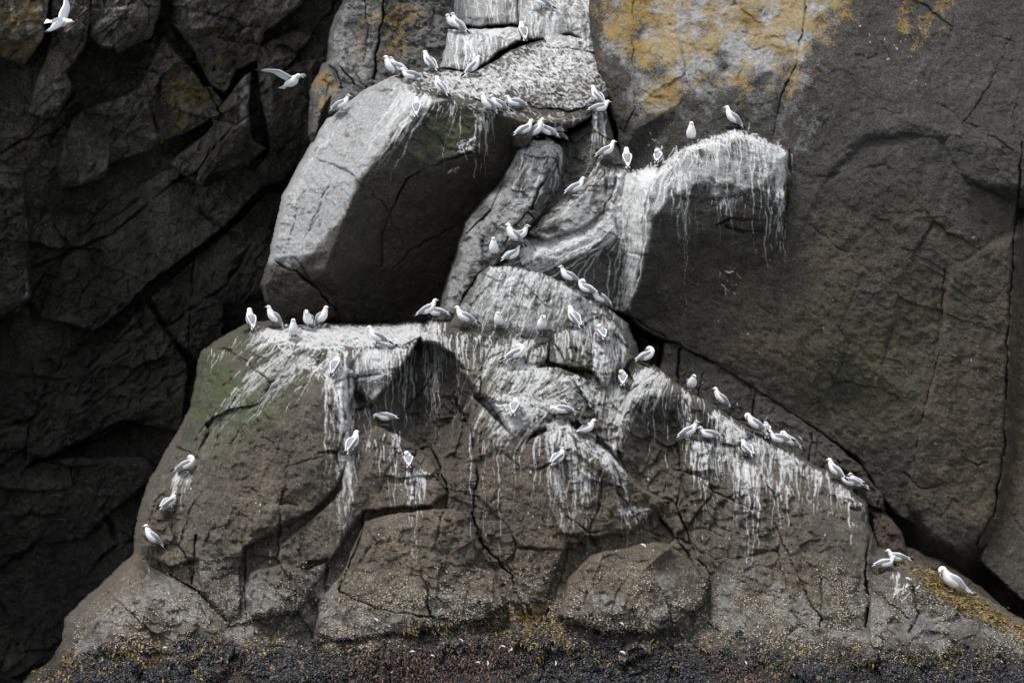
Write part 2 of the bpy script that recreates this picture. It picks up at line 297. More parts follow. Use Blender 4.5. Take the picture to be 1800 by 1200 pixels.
rock('rock_outcrop', [
    # whole body
    Slab(P('430,577,1.9 386,601,1.8 358,620,1.8 346,680,2.0 340,720,2.2 300,790,2.5 278,828,2.7 255,880,2.9 245,930,3.1 240,975,3.3 200,1018,3.6 160,1050,3.9 122,1090,4.2 118,1128,4.6 95,1166,5.0 50,1200,5.4 10,1260,5.8 -40,1340,6.2 1960,1340,6.2 1960,1190,4.4 1800,1094,3.2 1700,1030,2.6 1600,978,2.2 1546,962,2.2 1530,930,2.4 1522,890,2.0 1400,803,1.9 1300,745,1.9 1262,716,2.0 1200,684,2.0 1150,645,2.0 1118,628,2.0 1106,600,1.8 1070,548,1.8 1040,543,1.9 1000,566,2.0 955,592,2.2 870,580,2.1 790,562,2.0 760,556,1.9 742,574,1.6 640,574,1.5 560,571,1.5 470,570,1.7'),
         [P('430,640,2.9 520,650,3.0 600,660,2.9 690,650,2.3 760,650,2.2 850,670,2.9 950,690,3.4 1050,690,3.2 1140,690,2.8 1200,740,2.5 1300,800,3.1 1400,860,3.3 1510,920,3.2'),
          P('690,700,2.6 760,700,2.55 815,740,2.8 740,770,3.0 680,745,3.1'), P('300,900,3.78 450,900,4.18 600,900,4.28 700,860,3.88 820,840,3.68 950,850,4.08 1080,870,4.08 1180,870,3.58 1300,900,4.08 1420,950,4.18 1520,980,3.78'),
          P('200,1080,4.70 400,1080,4.70 560,1080,4.80 760,1080,4.90 930,1090,4.50 1080,1100,4.80 1250,1100,4.60 1400,1090,4.80 1540,1090,4.30 1700,1120,4.10 1850,1180,4.50'),
          P('110,1160,5.24 300,1150,5.34 560,1140,5.34 760,1130,5.44 940,1110,5.04 1100,1135,5.24 1300,1140,5.24 1500,1150,5.14 1700,1160,4.84 1850,1210,4.94')], k=.08),
    # left ledge with its broad top, and the shoulder below
    Slab(P('432,574,1.9 470,569,1.7 560,568,1.5 640,570,1.5 742,566,1.7 752,588,2.3 716,612,2.9 692,662,3.1 655,716,3.3 626,692,3.3 614,720,3.7 622,800,4.1 590,866,4.4 556,900,4.6 432,966,4.7 425,1010,4.7 340,985,4.4 300,1000,4.1 246,974,3.6 247,930,3.4 257,880,3.2 282,826,3.0 342,718,2.5 348,680,2.3 360,622,2.0 387,602,1.9'),
         [P('440,588,2.6 510,600,2.9 560,612,3.1 640,610,3.15 700,606,3.0 738,592,2.6'), P('432,578,2.1 438,642,2.9'),
          P('438,645,3.0 480,636,3.3 520,614,3.1'), P('405,690,3.3 430,720,3.8 410,800,4.2 390,900,4.5'), P('560,640,3.2 600,662,3.7 605,780,4.2'), P('345,800,3.5 310,880,3.8'), P('500,760,4.3 520,850,4.7 450,930,4.8')], k=.1, r=4),
    Slab(P('436,580,2.3 470,576,2.2 520,590,2.7 560,600,2.8 600,605,2.9 560,625,3.2 520,608,3.1 480,640,3.2 442,660,3.1'), k=.1, r=2),
    Slab(P('560,612,3.1 620,606,3.1 700,606,3.05 742,592,2.8 712,640,3.25 680,690,3.3 656,714,3.35 630,690,3.4 612,655,3.5 585,640,3.3'), k=.1, r=3),
    # brackets that carry the middle gulls
    Slab(P('735,588,2.6 762,560,2.2 800,566,2.2 842,576,2.3 870,584,2.4 940,592,2.5 975,585,2.6 960,640,3.3 925,668,3.5 860,672,3.4 815,655,3.2 796,625,3.05 762,606,2.95 738,604,2.85'), [P('750,575,2.7 800,582,2.8 870,592,2.9 950,598,3.0')], k=.14, r=3),
    Slab(P('960,590,2.5 1000,565,2.2 1040,543,2.1 1072,548,2.1 1106,600,2.1 1116,632,2.4 1080,660,3.1 1065,690,3.3 1040,655,3.3 1000,650,3.35 962,640,3.2'), [P('1000,572,2.6 1040,555,2.5 1075,575,2.5'), P('1050,600,2.9 1070,640,3.1')], k=.09, r=4),
    Slab(P('800,640,3.2 860,655,3.5 960,640,3.5 1030,660,3.5 1060,720,3.7 1090,780,3.8 1090,820,4.0 1060,780,4.0 1010,745,4.0 940,760,4.1 915,800,4.1 890,760,4.0 860,710,3.7 830,690,3.5'), [P('870,700,3.9 920,720,4.1 1000,720,4.0'), P('900,660,3.75 1000,670,3.75')], k=.09, r=5),
    Slab(P('830,690,3.4 880,740,3.9 920,770,4.0 1000,740,4.2 1030,765,4.2 1080,800,4.2 1120,850,4.2 1180,880,4.0 1110,940,4.4 1000,960,4.5 960,1060,4.6 900,1070,4.5 850,970,4.2 820,900,3.9 805,830,3.7 820,760,3.5'), [P('930,790,4.2 940,900,4.4 930,1040,4.6'), P('870,780,3.95 860,900,4.1'), P('1000,770,4.4 1010,830,4.5 1060,900,4.6')], k=.09, r=5),
    Slab(P('950,830,4.4 985,818,4.4 1060,828,4.4 1090,870,4.5 1110,930,4.6 1050,950,4.7 980,940,4.7 960,890,4.6'), k=.07, r=4),
    Slab(P('955,740,4.1 985,732,4.0 1012,748,4.0 1010,800,4.4 985,830,4.5 962,800,4.4'), k=.07, r=4),
    Slab(P('1012,770,4.2 1030,764,4.2 1072,800,4.3 1100,860,4.5 1040,850,4.6 1005,830,4.5'), k=.07, r=4),
    # peaked rib under the preening gull
    Slab(P('1148,640,2.3 1200,682,2.3 1262,714,2.2 1262,770,2.6 1215,780,2.75 1190,850,3.1 1160,900,3.5 1110,860,3.9 1085,800,3.8 1084,740,3.6 1110,690,3.3'), [P('1146,652,2.8 1112,700,3.5 1092,760,3.8 1088,800,3.9'), P('1146,652,2.8 1200,695,2.75 1255,735,2.7'), P('1165,760,2.75 1175,845,3.1')], k=.09, r=4),
    # right ridge in two steps
    Slab(P('1250,708,2.1 1300,742,2.0 1400,797,2.0 1480,842,2.0 1526,886,2.1 1526,930,2.6 1420,900,3.0 1310,830,3.0 1255,775,2.9'), [P('1254,720,2.6 1300,752,2.55 1400,808,2.5 1480,856,2.5 1520,892,2.5')], k=.09, r=3),
    Slab(P('1192,772,3.2 1218,764,3.1 1262,772,3.0 1310,800,3.0 1400,852,3.0 1520,916,2.9 1531,934,3.0 1545,1000,3.4 1532,1060,3.9 1526,1122,4.5 1500,1190,5.2 1262,1190,5.2 1234,1012,4.2 1206,905,3.8 1192,832,3.6'),
         [P('1215,776,3.5 1262,784,3.4 1310,812,3.4 1400,864,3.4 1516,926,3.2'), P('1240,820,3.8 1260,920,4.2 1300,1050,4.8'), P('1330,850,3.9 1350,960,4.4 1430,1080,5.0'), P('1440,930,4.0 1450,1010,4.5'), P('1510,960,3.7 1500,1080,4.6')], k=.09, r=4),
    # middle lower faces and boulders
    Slab(P('600,780,4.0 622,772,3.9 660,745,3.6 700,760,3.6 760,805,3.8 790,868,4.1 762,892,4.4 640,902,4.6 590,980,4.8 560,1030,4.8 430,1040,4.7 440,1000,4.6 560,893,4.5 596,860,4.3'), [P('622,785,4.3 690,830,4.3 770,850,4.2'), P('640,830,4.5 600,930,4.8')], k=.09, r=4),
    Slab(P('640,912,4.7 700,898,4.6 780,890,4.5 814,900,4.5 850,962,4.6 838,990,4.8 872,1005,4.9 892,1060,5.0 850,1092,5.2 640,1124,5.4 545,1134,5.4 560,1060,5.1 600,1000,4.9'), [P('700,925,4.95 790,925,4.8 830,965,4.85'), P('650,1040,5.35 760,1050,5.3 860,1060,5.2'), P('650,960,5.0 640,1040,5.3')], k=.09, r=4),
    Slab(P('240,977,3.6 300,1008,4.0 350,1040,4.4 402,1100,4.9 380,1140,5.2 300,1156,5.4 118,1156,5.2 122,1090,4.5 160,1050,4.2 200,1017,3.8'), [P('250,1000,4.2 290,1040,4.8 340,1090,5.1 330,1140,5.3'), P('190,1060,4.7 200,1130,5.3')], k=.08, r=6),
    Slab(P('436,1004,4.8 500,985,4.8 522,990,4.8 560,1020,4.95 522,1078,5.1 440,1088,5.0 428,1050,4.9'), [P('500,1000,5.1 490,1060,5.25')], k=.09, r=4),
    Slab(P('342,970,4.5 428,990,4.6 425,1080,4.9 400,1095,4.9 352,1040,4.6'), k=.09, r=4),
    Slab(P('1000,1012,4.8 1040,970,4.7 1110,955,4.6 1172,948,4.4 1200,972,4.4 1252,1012,4.5 1240,1062,4.8 1172,1112,5.2 1060,1114,5.3 978,1084,5.1'), [P('1060,990,5.0 1120,985,4.95 1180,960,4.7'), P('1130,1000,5.15 1110,1070,5.4'), P('1050,1010,5.1 1030,1080,5.35')], k=.09, r=5),
    Slab(P('1526,1012,3.9 1560,1000,3.5 1600,984,3.0 1700,1032,3.1 1800,1092,3.5 1960,1190,4.5 1960,1340,6.4 1400,1340,6.4 1522,1130,5.0'), [P('1560,1012,4.1 1610,1010,3.9 1700,1070,4.0 1800,1130,4.4 1900,1190,5.0'), P('1545,1080,4.7 1600,1090,4.7 1700,1130,4.8'), P('1604,1020,4.15 1605,1100,4.7')], k=.09, r=5),
], -3, fac=(0.27, 105, 0.75, 1.3), terr=.42, big=0.10, rough=0.024, seed=31,
    cracks=[(P('640,905 632,950 610,1000 595,1040'), 3.5, .3), (P('345,940 342,985 338,1025'), 3, .3), (P('300,1010 350,1040 400,1092'), 3.5, .3), (P('430,960 430,1000 432,1090'), 3, .25), (P('560,892 500,920 432,965'), 3, .15),
            (P('800,700 830,760 840,830 830,900 850,965'), 4, .3), (P('1192,790 1198,850 1190,890 1225,980 1250,1010'), 4, .35), (P('1345,880 1380,960 1420,1050 1445,1090'), 3.5, .22), (P('1445,1010 1442,1100'), 3, .15),
            (P('850,960 900,1010 905,1040 940,1090 945,1110'), 4, .3), (P('600,1040 660,1070 760,1085 850,1095'), 3, .2), (P('1000,960 985,1020 960,1080'), 3, .2), (P('1160,910 1200,960 1230,1010'), 4, .3),
            (P('1530,930 1520,1010 1528,1060 1522,1100'), 5, .45), (P('1605,1030 1612,1080 1600,1110'), 3.5, .25), (P('1100,880 1130,930 1170,945'), 3, .2), (P('540,1000 575,985 570,1035'), 5, .3), (P('540,990 575,982'), 6, .35), (P('420,690 390,740 380,770'), 2.5, .12), (P('612,660 616,720 650,716'), 4, .3), (P('1060,840 1050,900 1020,960'), 2.5, .12), (P('700,740 760,660 770,640'), 2.5, .15), (P('350,1000 420,1000'), 4, .2), (P('500,820 580,800'), 2, .08), (P('278,870 262,920'), 2.5, .1), (P('1000,940 1090,930 1160,950'), 3, .15)])

# compute the relief of every rock on its own window of the shared grid
FULL = np.full((len(YS), len(XS)), -99.0)
WHO = np.full((len(YS), len(XS)), -1)
names = list(ROCKS)
for ri, nm in enumerate(names):
    R = ROCKS[nm]
    xs_ = [p[0] for s in R['slabs'] for p in s.o]; ys_ = [p[1] for s in R['slabs'] for p in s.o]
    i0 = max(0, int((min(xs_) - 70 - GX0) / ST)); i1 = min(len(XS), int((max(xs_) + 70 - GX0) / ST) + 1)
    j0 = max(0, int((min(ys_) - 70 - GY0) / ST)); j1 = min(len(YS), int((max(ys_) + 70 - GY0) / ST) + 1)
    X, Y = np.meshgrid(XS[i0:i1], YS[j0:j1])
    H = np.full(X.shape, -50.0)
    sd = R['seed'] * 100
    for k, s in enumerate(R['slabs']):
        sx = [p[0] for p in s.o]; sy = [p[1] for p in s.o]
        a0 = max(0, np.searchsorted(X[0], min(sx) - 90)); a1 = np.searchsorted(X[0], max(sx) + 90)
        b0 = max(0, np.searchsorted(Y[:, 0], min(sy) - 90)); b1 = np.searchsorted(Y[:, 0], max(sy) + 90)
        if a1 <= a0 or b1 <= b0: continue
        hs = s.height(X[b0:b1, a0:a1], Y[b0:b1, a0:a1], sd + k * 3)
        H[b0:b1, a0:a1] = np.maximum(H[b0:b1, a0:a1], hs)
    wx = 7 * fbm(X, Y, 30, 2, sd + 41); wy = 7 * fbm(X, Y, 30, 2, sd + 43)
    fa, fc, fang, fst = R['fac']
    t1, e1 = facets(X + wx, Y + wy, fc, sd + 5, fang, fst)
    t2, e2 = facets(X + wx * .6, Y + wy * .6, fc * .38, sd + 6, fang + .9, fst)
    gate = np.clip(0.55 + fbm(X, Y, 240, 2, sd + 77) * 1.6, 0.1, 1)
    D = fa * t1 * gate + fa * .42 * t2 * gate
    t3, e3 = facets(X + wx * .4, Y + wy * .4, fc * .17, sd + 7, fang - .5, 1.2)
    D += fa * .16 * t3 * (.4 + gate)
    D += R['big'] * fbm(X, Y, 190, 3, sd + 51) + R['rough'] * 2.2 * (fbm(X, Y, 24, 4, sd + 61, .66) + .8 * (np.abs(fbm(X, Y, 44, 3, sd + 66)) - .2))
    ca_, sa_ = math.cos(fang), math.sin(fang)
    Xr, Yr = (X * ca_ + Y * sa_) / fst, -X * sa_ + Y * ca_
    for wl_, am_, ss_ in ((170, 2.6, 0), (60, .95, 7)):
        q_ = fbm(Xr, Yr, wl_, 5, sd + 91 + ss_, .58) * 5
        fr_ = q_ - np.floor(q_); sm_ = np.clip(fr_ / .14, 0, 1)
        D += R['terr'] * fa * am_ * .2 * (.35 + gate * .65) * (sm_ - fr_)
    D -= fa * .55 * np.exp(-(e1 / .03) ** 2) * np.clip(fbm(X, Y, 90, 2, sd + 71) * 2.2, 0, 1)
    for ln, w, dp in R['cracks']:
        lx = [p[0] for p in ln]; ly = [p[1] for p in ln]
        a0 = max(0, np.searchsorted(X[0], min(lx) - 30)); a1 = np.searchsorted(X[0], max(lx) + 30)
        b0 = max(0, np.searchsorted(Y[:, 0], min(ly) - 30)); b1 = np.searchsorted(Y[:, 0], max(ly) + 30)
        if a1 <= a0 or b1 <= b0: continue
        xx = X[b0:b1, a0:a1]; yy = Y[b0:b1, a0:a1]
        d, _ = seg_dist(xx + 5 * fbm(xx, yy, 22, 3, sd + 81), yy + 5 * fbm(xx, yy, 22, 3, sd + 83), ln, False)
        w2 = .55 * w * np.clip(.75 + .7 * fbm(xx, yy, 30, 2, sd + 85), .25, 1.4)
        D[b0:b1, a0:a1] -= .7 * dp * np.clip(.8 + 1.1 * fbm(xx, yy, 60, 2, sd + 87), .1, 1.3) * np.exp(-(d / w2) ** 2)
    H = H + D
    R.update(X=X, Y=Y, H=H, i0=i0, j0=j0)
    sub = FULL[j0:j1, i0:i1]; m = H > sub
    sub[m] = H[m]; WHO[j0:j1, i0:i1][m] = ri

# ------------------------------------------------------------------ the birds: foot pixel, pose, heading (0 right, 90 away, 180 left, -90 towards us), ear mark, label
BIRDS = [
 (600,196,'stand',-10,1,'kittiwake facing right on the pale sloping edge below the lichen covered buttress'),
 (687,131,'upright',205,0,'left front kittiwake of the pair at the top left corner of the wedge boulder'),
 (699,130,'stand',165,1,'kittiwake half hidden behind its neighbour at the top left corner of the wedge boulder'),
 (722,141,'low',185,0,'crouched kittiwake with black wing tips, just right of the pair on the wedge boulder'),
 (755,122,'upright',150,0,'upright kittiwake looking left in front of the grey step above the wedge boulder'),
 (832,130,'upright',15,0,'kittiwake facing right at the foot of the white streaked step, tail down left'),
 (775,166,'upright',140,0,'kittiwake with its back turned in the middle of the wedge boulder top, looking left'),
 (732,203,'upright',95,0,'kittiwake seen from behind on the upper rim of the pale boulder face'),
 (857,196,'upright',195,0,'upright yellow billed kittiwake, leftmost of three on the front lip of the platform'),
 (876,193,'hunch',190,1,'hunched kittiwake tucked behind the upright one on the front lip of the platform'),
 (906,189,'low',182,0,'crouching kittiwake facing left, rightmost of three on the front lip of the platform'),
 (805,55,'upright',160,1,'dark eared kittiwake in front of another on the high step near the top'),
 (797,50,'hunch',200,0,'white breasted kittiwake peeping out behind the dark eared one on the high step'),
 (919,70,'upright',105,0,'kittiwake seen from behind looking left on the upper ledge by the square block'),
 (953,17,'stand',180,0,'topmost kittiwake, its head cut by the upper picture edge'),
 (1050,182,'upright',140,0,'upright kittiwake close against the left flank of the lichen cliff'),
 (1054,198,'low',10,0,'kittiwake sitting low under the upright one beside the lichen cliff flank'),
 (922,241,'stand',25,0,'leftmost kittiwake of the crowd on top of the rock pillar'),
 (943,242,'upright',-5,0,'tallest kittiwake of the crowd on the rock pillar, yellow bill pointing right'),
 (962,243,'stand',175,0,'kittiwake sloping down to the right, right of centre in the pillar crowd'),
 (970,234,'low',185,0,'kittiwake at the back of the crowd on the rock pillar, tail pointing right'),
 (979,244,'hunch',170,0,'rightmost kittiwake of the crowd on the rock pillar'),
 (1066,278,'stand',5,0,'kittiwake facing right on the narrow rock fin left of the cliff'),
 (1102,293,'upright',90,0,'kittiwake seen from behind with crossed wing tips at the head of the white drape'),
 (1012,343,'stand',10,0,'lone kittiwake facing right on the slanting fin, right of the rock pillar'),
 (1215,249,'upright',-85,0,'white breasted kittiwake facing us on the sloping rim of the streaked bulge'),
 (1288,221,'upright',185,0,'kittiwake at the very peak of the streaked bulge, facing left'),
 (1157,288,'preen',75,0,'round backed kittiwake preening at the left end of the streaked bulge'),
 (441,576,'upright',110,0,'leftmost kittiwake on the broad white ledge, grey back to us'),
 (481,571,'upright',215,0,'second kittiwake from the left end of the broad white ledge, bill to the left'),
 (516,594,'upright',-85,0,'white breasted kittiwake standing below the others at the front of the broad ledge'),
 (542,575,'bow',-100,1,'small bowed kittiwake preening its breast on the broad white ledge'),
 (566,571,'upright',-35,0,'kittiwake looking right with yellow bill on the broad white ledge'),
 (663,606,'stand',190,0,'lone kittiwake facing left in the middle of the broad white ledge'),
 (752,557,'stand',8,0,'kittiwake facing right on the point where ledge and slab meet'),
 (768,557,'low',170,0,'kittiwake mostly hidden behind the right facing one at the ledge point'),
 (817,571,'stand',185,0,'kittiwake facing left at the foot of the streaked slab'),
 (877,574,'hunch',-100,0,'plump kittiwake facing us at the foot of the streaked slab'),
 (903,428,'upright',200,0,'kittiwake facing left above the pair at the foot of the rock pillar'),
 (914,426,'stand',-10,1,'dark headed kittiwake peeping right from behind another above the pillar foot'),
 (868,451,'upright',-90,1,'slim upright kittiwake facing us at the upper left corner of the streaked slab'),
 (900,461,'stand',25,0,'kittiwake leaning right at the upper rim of the streaked slab'),
 (999,498,'stand',190,1,'dark eared kittiwake facing left, highest of three down the slab ridge'),
 (1031,518,'preen',175,0,'sleeping kittiwake with its head tucked away, middle of three down the slab ridge'),
 (1055,533,'hunch',190,1,'lowest of three kittiwakes down the slab ridge, tail pointing down right'),
 (1009,572,'upright',125,0,'kittiwake with its back to us below the slab ridge, head up'),
 (952,584,'bow',-80,1,'kittiwake bent over preening on the brown shelf under the streaked slab'),
 (1058,597,'preen',100,0,'kittiwake preening with its back to us on the rounded knob'),
 (907,633,'preen',5,0,'kittiwake with head tucked and tail left in the middle of the white streaks'),
 (1136,637,'preen',10,0,'preening kittiwake on the sharp white peak beside the black gap'),
 (1095,678,'preen',88,0,'kittiwake seen from behind in the white hollow left of the peaked rib'),
 (905,726,'hunch',85,0,'pale kittiwake huddled on the splashed shelf in the centre'),
 (988,733,'bend',182,0,'kittiwake with lowered head facing left on the striped knob'),
 (1030,766,'flap',5,0,'kittiwake with lifted wings facing right on a pointed rock'),
 (981,818,'stand',50,1,'dark eared kittiwake on a tiny step under the striped knob'),
 (590,656,'upright',75,1,'grey backed kittiwake on a little shelf under the broad ledge'),
 (677,746,'bend',180,0,'kittiwake leaning down to the left on the dark rock below the ledge'),
 (620,793,'upright',60,0,'kittiwake looking down to the right at the head of a long white stain'),
 (718,821,'preen',92,0,'kittiwake rolled into a grey ball above a fan of white streaks'),
 (328,828,'preen',5,0,'preening kittiwake near the left edge of the outcrop, tail to the left'),
 (297,896,'stand',45,1,'dark eared kittiwake on the left slope below the preening one'),
 (268,958,'upright',185,1,'lowest kittiwake on the left, standing alone at the outcrop edge'),
 (1216,684,'hunch',-80,1,'small mottled kittiwake squatting high on the right ridge'),
 (1267,713,'upright',195,0,'kittiwake facing left alone above the first streaks of the right ridge'),
 (1211,771,'stand',5,1,'kittiwake facing right at the upper corner of the big right face'),
 (1246,771,'low',180,1,'crouched kittiwake facing left beside the one at the corner of the big right face'),
 (1327,757,'bow',190,0,'preening kittiwake with bowed neck, left of a pair on the right ridge'),
 (1347,766,'hunch',88,1,'kittiwake with its back to us, right of a pair on the right ridge'),
 (1313,798,'hunch',120,0,'kittiwake below the ridge birds on the lower white streaked step'),
 (1369,779,'low',185,0,'white kittiwake half hidden behind a preening bird on the right ridge'),
 (1389,787,'bow',175,0,'preening kittiwake with arched white neck, right of a half hidden bird on the right ridge'),
 (1468,839,'upright',170,0,'upright kittiwake with yellow bill, left of three near the ridge end'),
 (1494,855,'low',180,0,'sitting kittiwake in front, middle of three near the ridge end'),
 (1507,857,'hunch',175,1,'dark eared kittiwake at the right of three near the ridge end'),
 (1556,998,'low',5,0,'left kittiwake of two above the seaweed, tail to the left'),
 (1577,988,'low',178,0,'right kittiwake of two above the seaweed, looking left over its neighbour'),
]
# a small perch under every bird
bird_h = []
for (bx, by, *_r) in BIRDS:
    i = int((bx - GX0) / ST); j = int((by + 5 - GY0) / ST)
    best = None
    for dj in range(0, 5):
        w = WHO[j + dj, i]
        if best is None or FULL[j + dj, i] > best[1]: best = (w, FULL[j + dj, i])
    R = ROCKS[names[best[0]]]
    X, Y, H = R['X'], R['Y'], R['H']
    ii, jj = i - R['i0'], j - R['j0']
    a, b = slice(max(0, jj - 22), jj + 45), slice(max(0, ii - 30), ii + 30)
    dx = X[a, b] - bx; dy = Y[a, b] - by
    h0 = max(float(FULL[j0_, i]) for j0_ in range(j - 2, j + 3))
    habove = float(FULL[j - 16:j - 3, i - 5:i + 6].max())
    hb = min(max(h0 - .05, habove + .09), h0 + .45)
    peak = hb + .07 - .3 * (np.abs(dx) / 16.0) ** 3 - np.where(dy > 0, .012 * dy + .00012 * dy ** 2, .05 * -dy) + .03 * fbm(X[a, b], Y[a, b], 12, 3, 700)
    H[a, b] = np.where((dy > -8) & (dy < 42) & (H[a, b] > hb - .75), np.maximum(H[a, b], peak), H[a, b])
    bird_h.append(hb)

_k = [i for i, b_ in enumerate(BIRDS) if b_[0] in (752, 768)]
bird_h[_k[0]] = max(bird_h[_k[0]], bird_h[_k[1]]) + .12
bird_h[_k[1]] = bird_h[_k[0]] - .34

# ------------------------------------------------------------------ droppings, lichen and moss (real stains on the rock), damp and some painted shade, drawn in the rock's own map
RH, RW, RX0, RY0 = 1480, 2130, -165, -135
class Stain:
    def __init__(s): s.a = np.zeros((RH, RW), np.float32)
    def splat(s, x, y, v):
        x = x - RX0; y = y - RY0
        xi = np.floor(x).astype(int); yi = np.floor(y).astype(int); fx = x - xi; fy = y - yi
        for dx, wx in ((0, 1 - fx), (1, fx)):
            for dy, wy in ((0, 1 - fy), (1, fy)):
                ok = (xi + dx >= 0) & (xi + dx < RW) & (yi + dy >= 0) & (yi + dy < RH)
                np.maximum.at(s.a, ((yi + dy)[ok], (xi + dx)[ok]), (v * np.clip(wx * wy * 2.2, 0, 1))[ok].astype(np.float32))

FLOWS = {}
def flow_dir(nm, x, y):
    dx = np.zeros(x.shape); dy = np.full(x.shape, 1.0); W = np.full(x.shape, .12)
    dy *= W
    for ln, rad in FLOWS.get(nm, ()):
        for (x0, y0), (x1, y1) in zip(ln[:-1], ln[1:]):
            L = math.hypot(x1 - x0, y1 - y0)
            t = np.clip(((x - x0) * (x1 - x0) + (y - y0) * (y1 - y0)) / L / L, 0, 1)
            d2 = (x - x0 - t * (x1 - x0)) ** 2 + (y - y0 - t * (y1 - y0)) ** 2
            w = np.exp(-d2 / rad / rad)
            dx += w * (x1 - x0) / L; dy += w * (y1 - y0) / L; W += w
    n = np.hypot(dx, dy) + 1e-6
    return dx / n, dy / n

def along(ln, n):
    ln = np.array(ln, float)[:, :2]
    L = np.r_[0, np.cumsum(np.hypot(*np.diff(ln, axis=0).T))]
    t = RNG.uniform(0, L[-1], n)
    return np.interp(t, L, ln[:, 0]), np.interp(t, L, ln[:, 1])

def in_poly(pts, n):
    xs_ = [p[0] for p in pts]; ys_ = [p[1] for p in pts]
    ox, oy = [], []
    while len(ox) < n:
        x = RNG.uniform(min(xs_), max(xs_), n); y = RNG.uniform(min(ys_), max(ys_), n)
        m = inside(x, y, pts)
        ox += list(x[m]); oy += list(y[m])
    return np.array(ox[:n]), np.array(oy[:n])

STREAK, WASH, WETRUN = {}, {}, {}
for nm in names:
    STREAK[nm] = Stain(); WETRUN[nm] = Stain(); WASH[nm] = np.zeros((RH, RW), np.float32)

def drips(nm, line, n, length, width=1.3, alpha=.9, jit=5, wig=.24, clump=.78, store=None):
    """runs of droppings that start on a ledge and follow the fall of the rock"""
    line = P(line); n = max(6, int(n * .55)); width *= .8
    # clump the starting points round a few favourite seats
    k = max(2, int(n * (1 - clump) / 2) + 2)
    cx, cy = along(line, k)
    x, y = along(line, n)
    pick = RNG.integers(0, k, n); m = RNG.uniform(0, 1, n) < clump
    x = np.where(m, cx[pick] + RNG.normal(0, 7, n), x); y = np.where(m, cy[pick] + RNG.normal(0, 3, n), y)
    y = y + RNG.uniform(0, jit * 1.6, n); x = x + RNG.uniform(-1, 1, n)
    L = length * RNG.gamma(1.05, .9, n); al = alpha * RNG.uniform(.35, 1, n); w = width * RNG.uniform(.5, 1.5, n)
    ph = RNG.uniform(0, 100, n); gap = RNG.uniform(.0, .75, n)
    steps = int(min(L.max(), length * 3.2))
    for t in range(steps):
        m = t < L
        if not m.any(): break
        xx, yy = x[m], y[m]
        dx, dy = flow_dir(nm, xx, yy)
        ang = wig * (np.sin(ph[m] + t * .21) + np.sin(ph[m] * 3.1 + t * .083)) * .7 + RNG.normal(0, .12, xx.shape)
        ca, sa = np.cos(ang), np.sin(ang)
        dx, dy = dx * ca - dy * sa, dx * sa + dy * ca
        v = al[m] * (1 - (t / L[m]) ** 2 * .75)
        v = v * np.where(np.sin(ph[m] * 7 + t * (.11 + .1 * np.sin(ph[m]))) > gap[m] * 2.2 - 1.3, 1, .3)
        ww = w[m] * (1 - .5 * t / L[m])
        for q in (-.5, 0, .5):
            (store or STREAK)[nm].splat(xx - dy * q * ww, yy + dx * q * ww, v * (1 if q == 0 else .85))
        x[m] += dx; y[m] += dy

def splash(nm, poly, n, length=7, ang=90, var=40, width=1.2, alpha=.85):
    """short smears on a ledge top"""
    n = max(4, int(n * .75)); width *= .85
    x, y = in_poly(P(poly), n)
    a = np.radians(ang + RNG.normal(0, var, n)); L = length * RNG.gamma(1.5, .66, n); al = alpha * RNG.uniform(.3, 1, n); w = width * RNG.uniform(.5, 1.4, n)
    for t in range(int(length * 3)):
        m = t < L
        if not m.any(): break
        for q in (-.5, .5):
            STREAK[nm].splat(x[m] - np.sin(a[m]) * q * w[m], y[m] + np.cos(a[m]) * q * w[m], al[m])
        x[m] += np.cos(a[m]); y[m] += np.sin(a[m]); a[m] += RNG.normal(0, .12, m.sum())

RASX, RASY = np.meshgrid(np.arange(RW) + RX0, np.arange(RH) + RY0)
def area(store, poly, feather, val, noise=.5, wl=40, seed=1, xs=1.0):
    poly = P(poly)
    x0 = int(max(0, min(p[0] for p in poly) - feather - RX0)); x1 = int(min(RW, max(p[0] for p in poly) + feather - RX0))
    y0 = int(max(0, min(p[1] for p in poly) - feather - RY0)); y1 = int(min(RH, max(p[1] for p in poly) + feather - RY0))
    x = RASX[y0:y1, x0:x1].astype(float); y = RASY[y0:y1, x0:x1].astype(float)
    m = poly_mask(x, y, poly, feather)
    if noise: m = np.clip(m * (1 + noise * 2.2 * fbm(x * xs, y, wl, 3, 300 + seed)), 0, 1)
    store[y0:y1, x0:x1] = np.maximum(store[y0:y1, x0:x1], m * val)

FLOWS['draped_rock'] = [(P('1100,300 1088,360 1060,405 1000,432 930,462'), 22), (P('1095,310 1112,380 1110,450 1092,530'), 16), (P('1062,290 1040,330 985,362 940,395'), 18), (P('1050,420 1000,450 940,475'), 20)]
FLOWS['cliff_wall'] = [(P('1160,292 1134,325 1120,375 1132,430 1112,490 1092,540'), 15), (P('1185,280 1160,310 1148,350 1136,400 1128,460 1118,520'), 16), (P('1120,300 1112,340 1100,380'), 14)]
FLOWS['rock_outcrop'] = [(P('520,612 480,640 430,690 380,750 345,800'), 45), (P('1146,652 1112,700 1092,770'), 22), (P('1030,768 1060,790 1080,820 1088,850'), 13), (P('900,650 870,690 850,720'), 30), (P('1000,690 930,720 900,745'), 26), (P('1000,740 1020,800 1015,860'), 12)]
FLOWS['wedge_boulder'] = [(P('690,140 620,220 560,300 520,380 490,450'), 70)]
FLOWS['rock_pillar'] = [(P('935,250 905,330 860,400 820,480'), 40)]
FLOWS['guano_slab'] = [(P('900,470 870,520 850,575'), 60), (P('1000,505 985,570'), 50)]

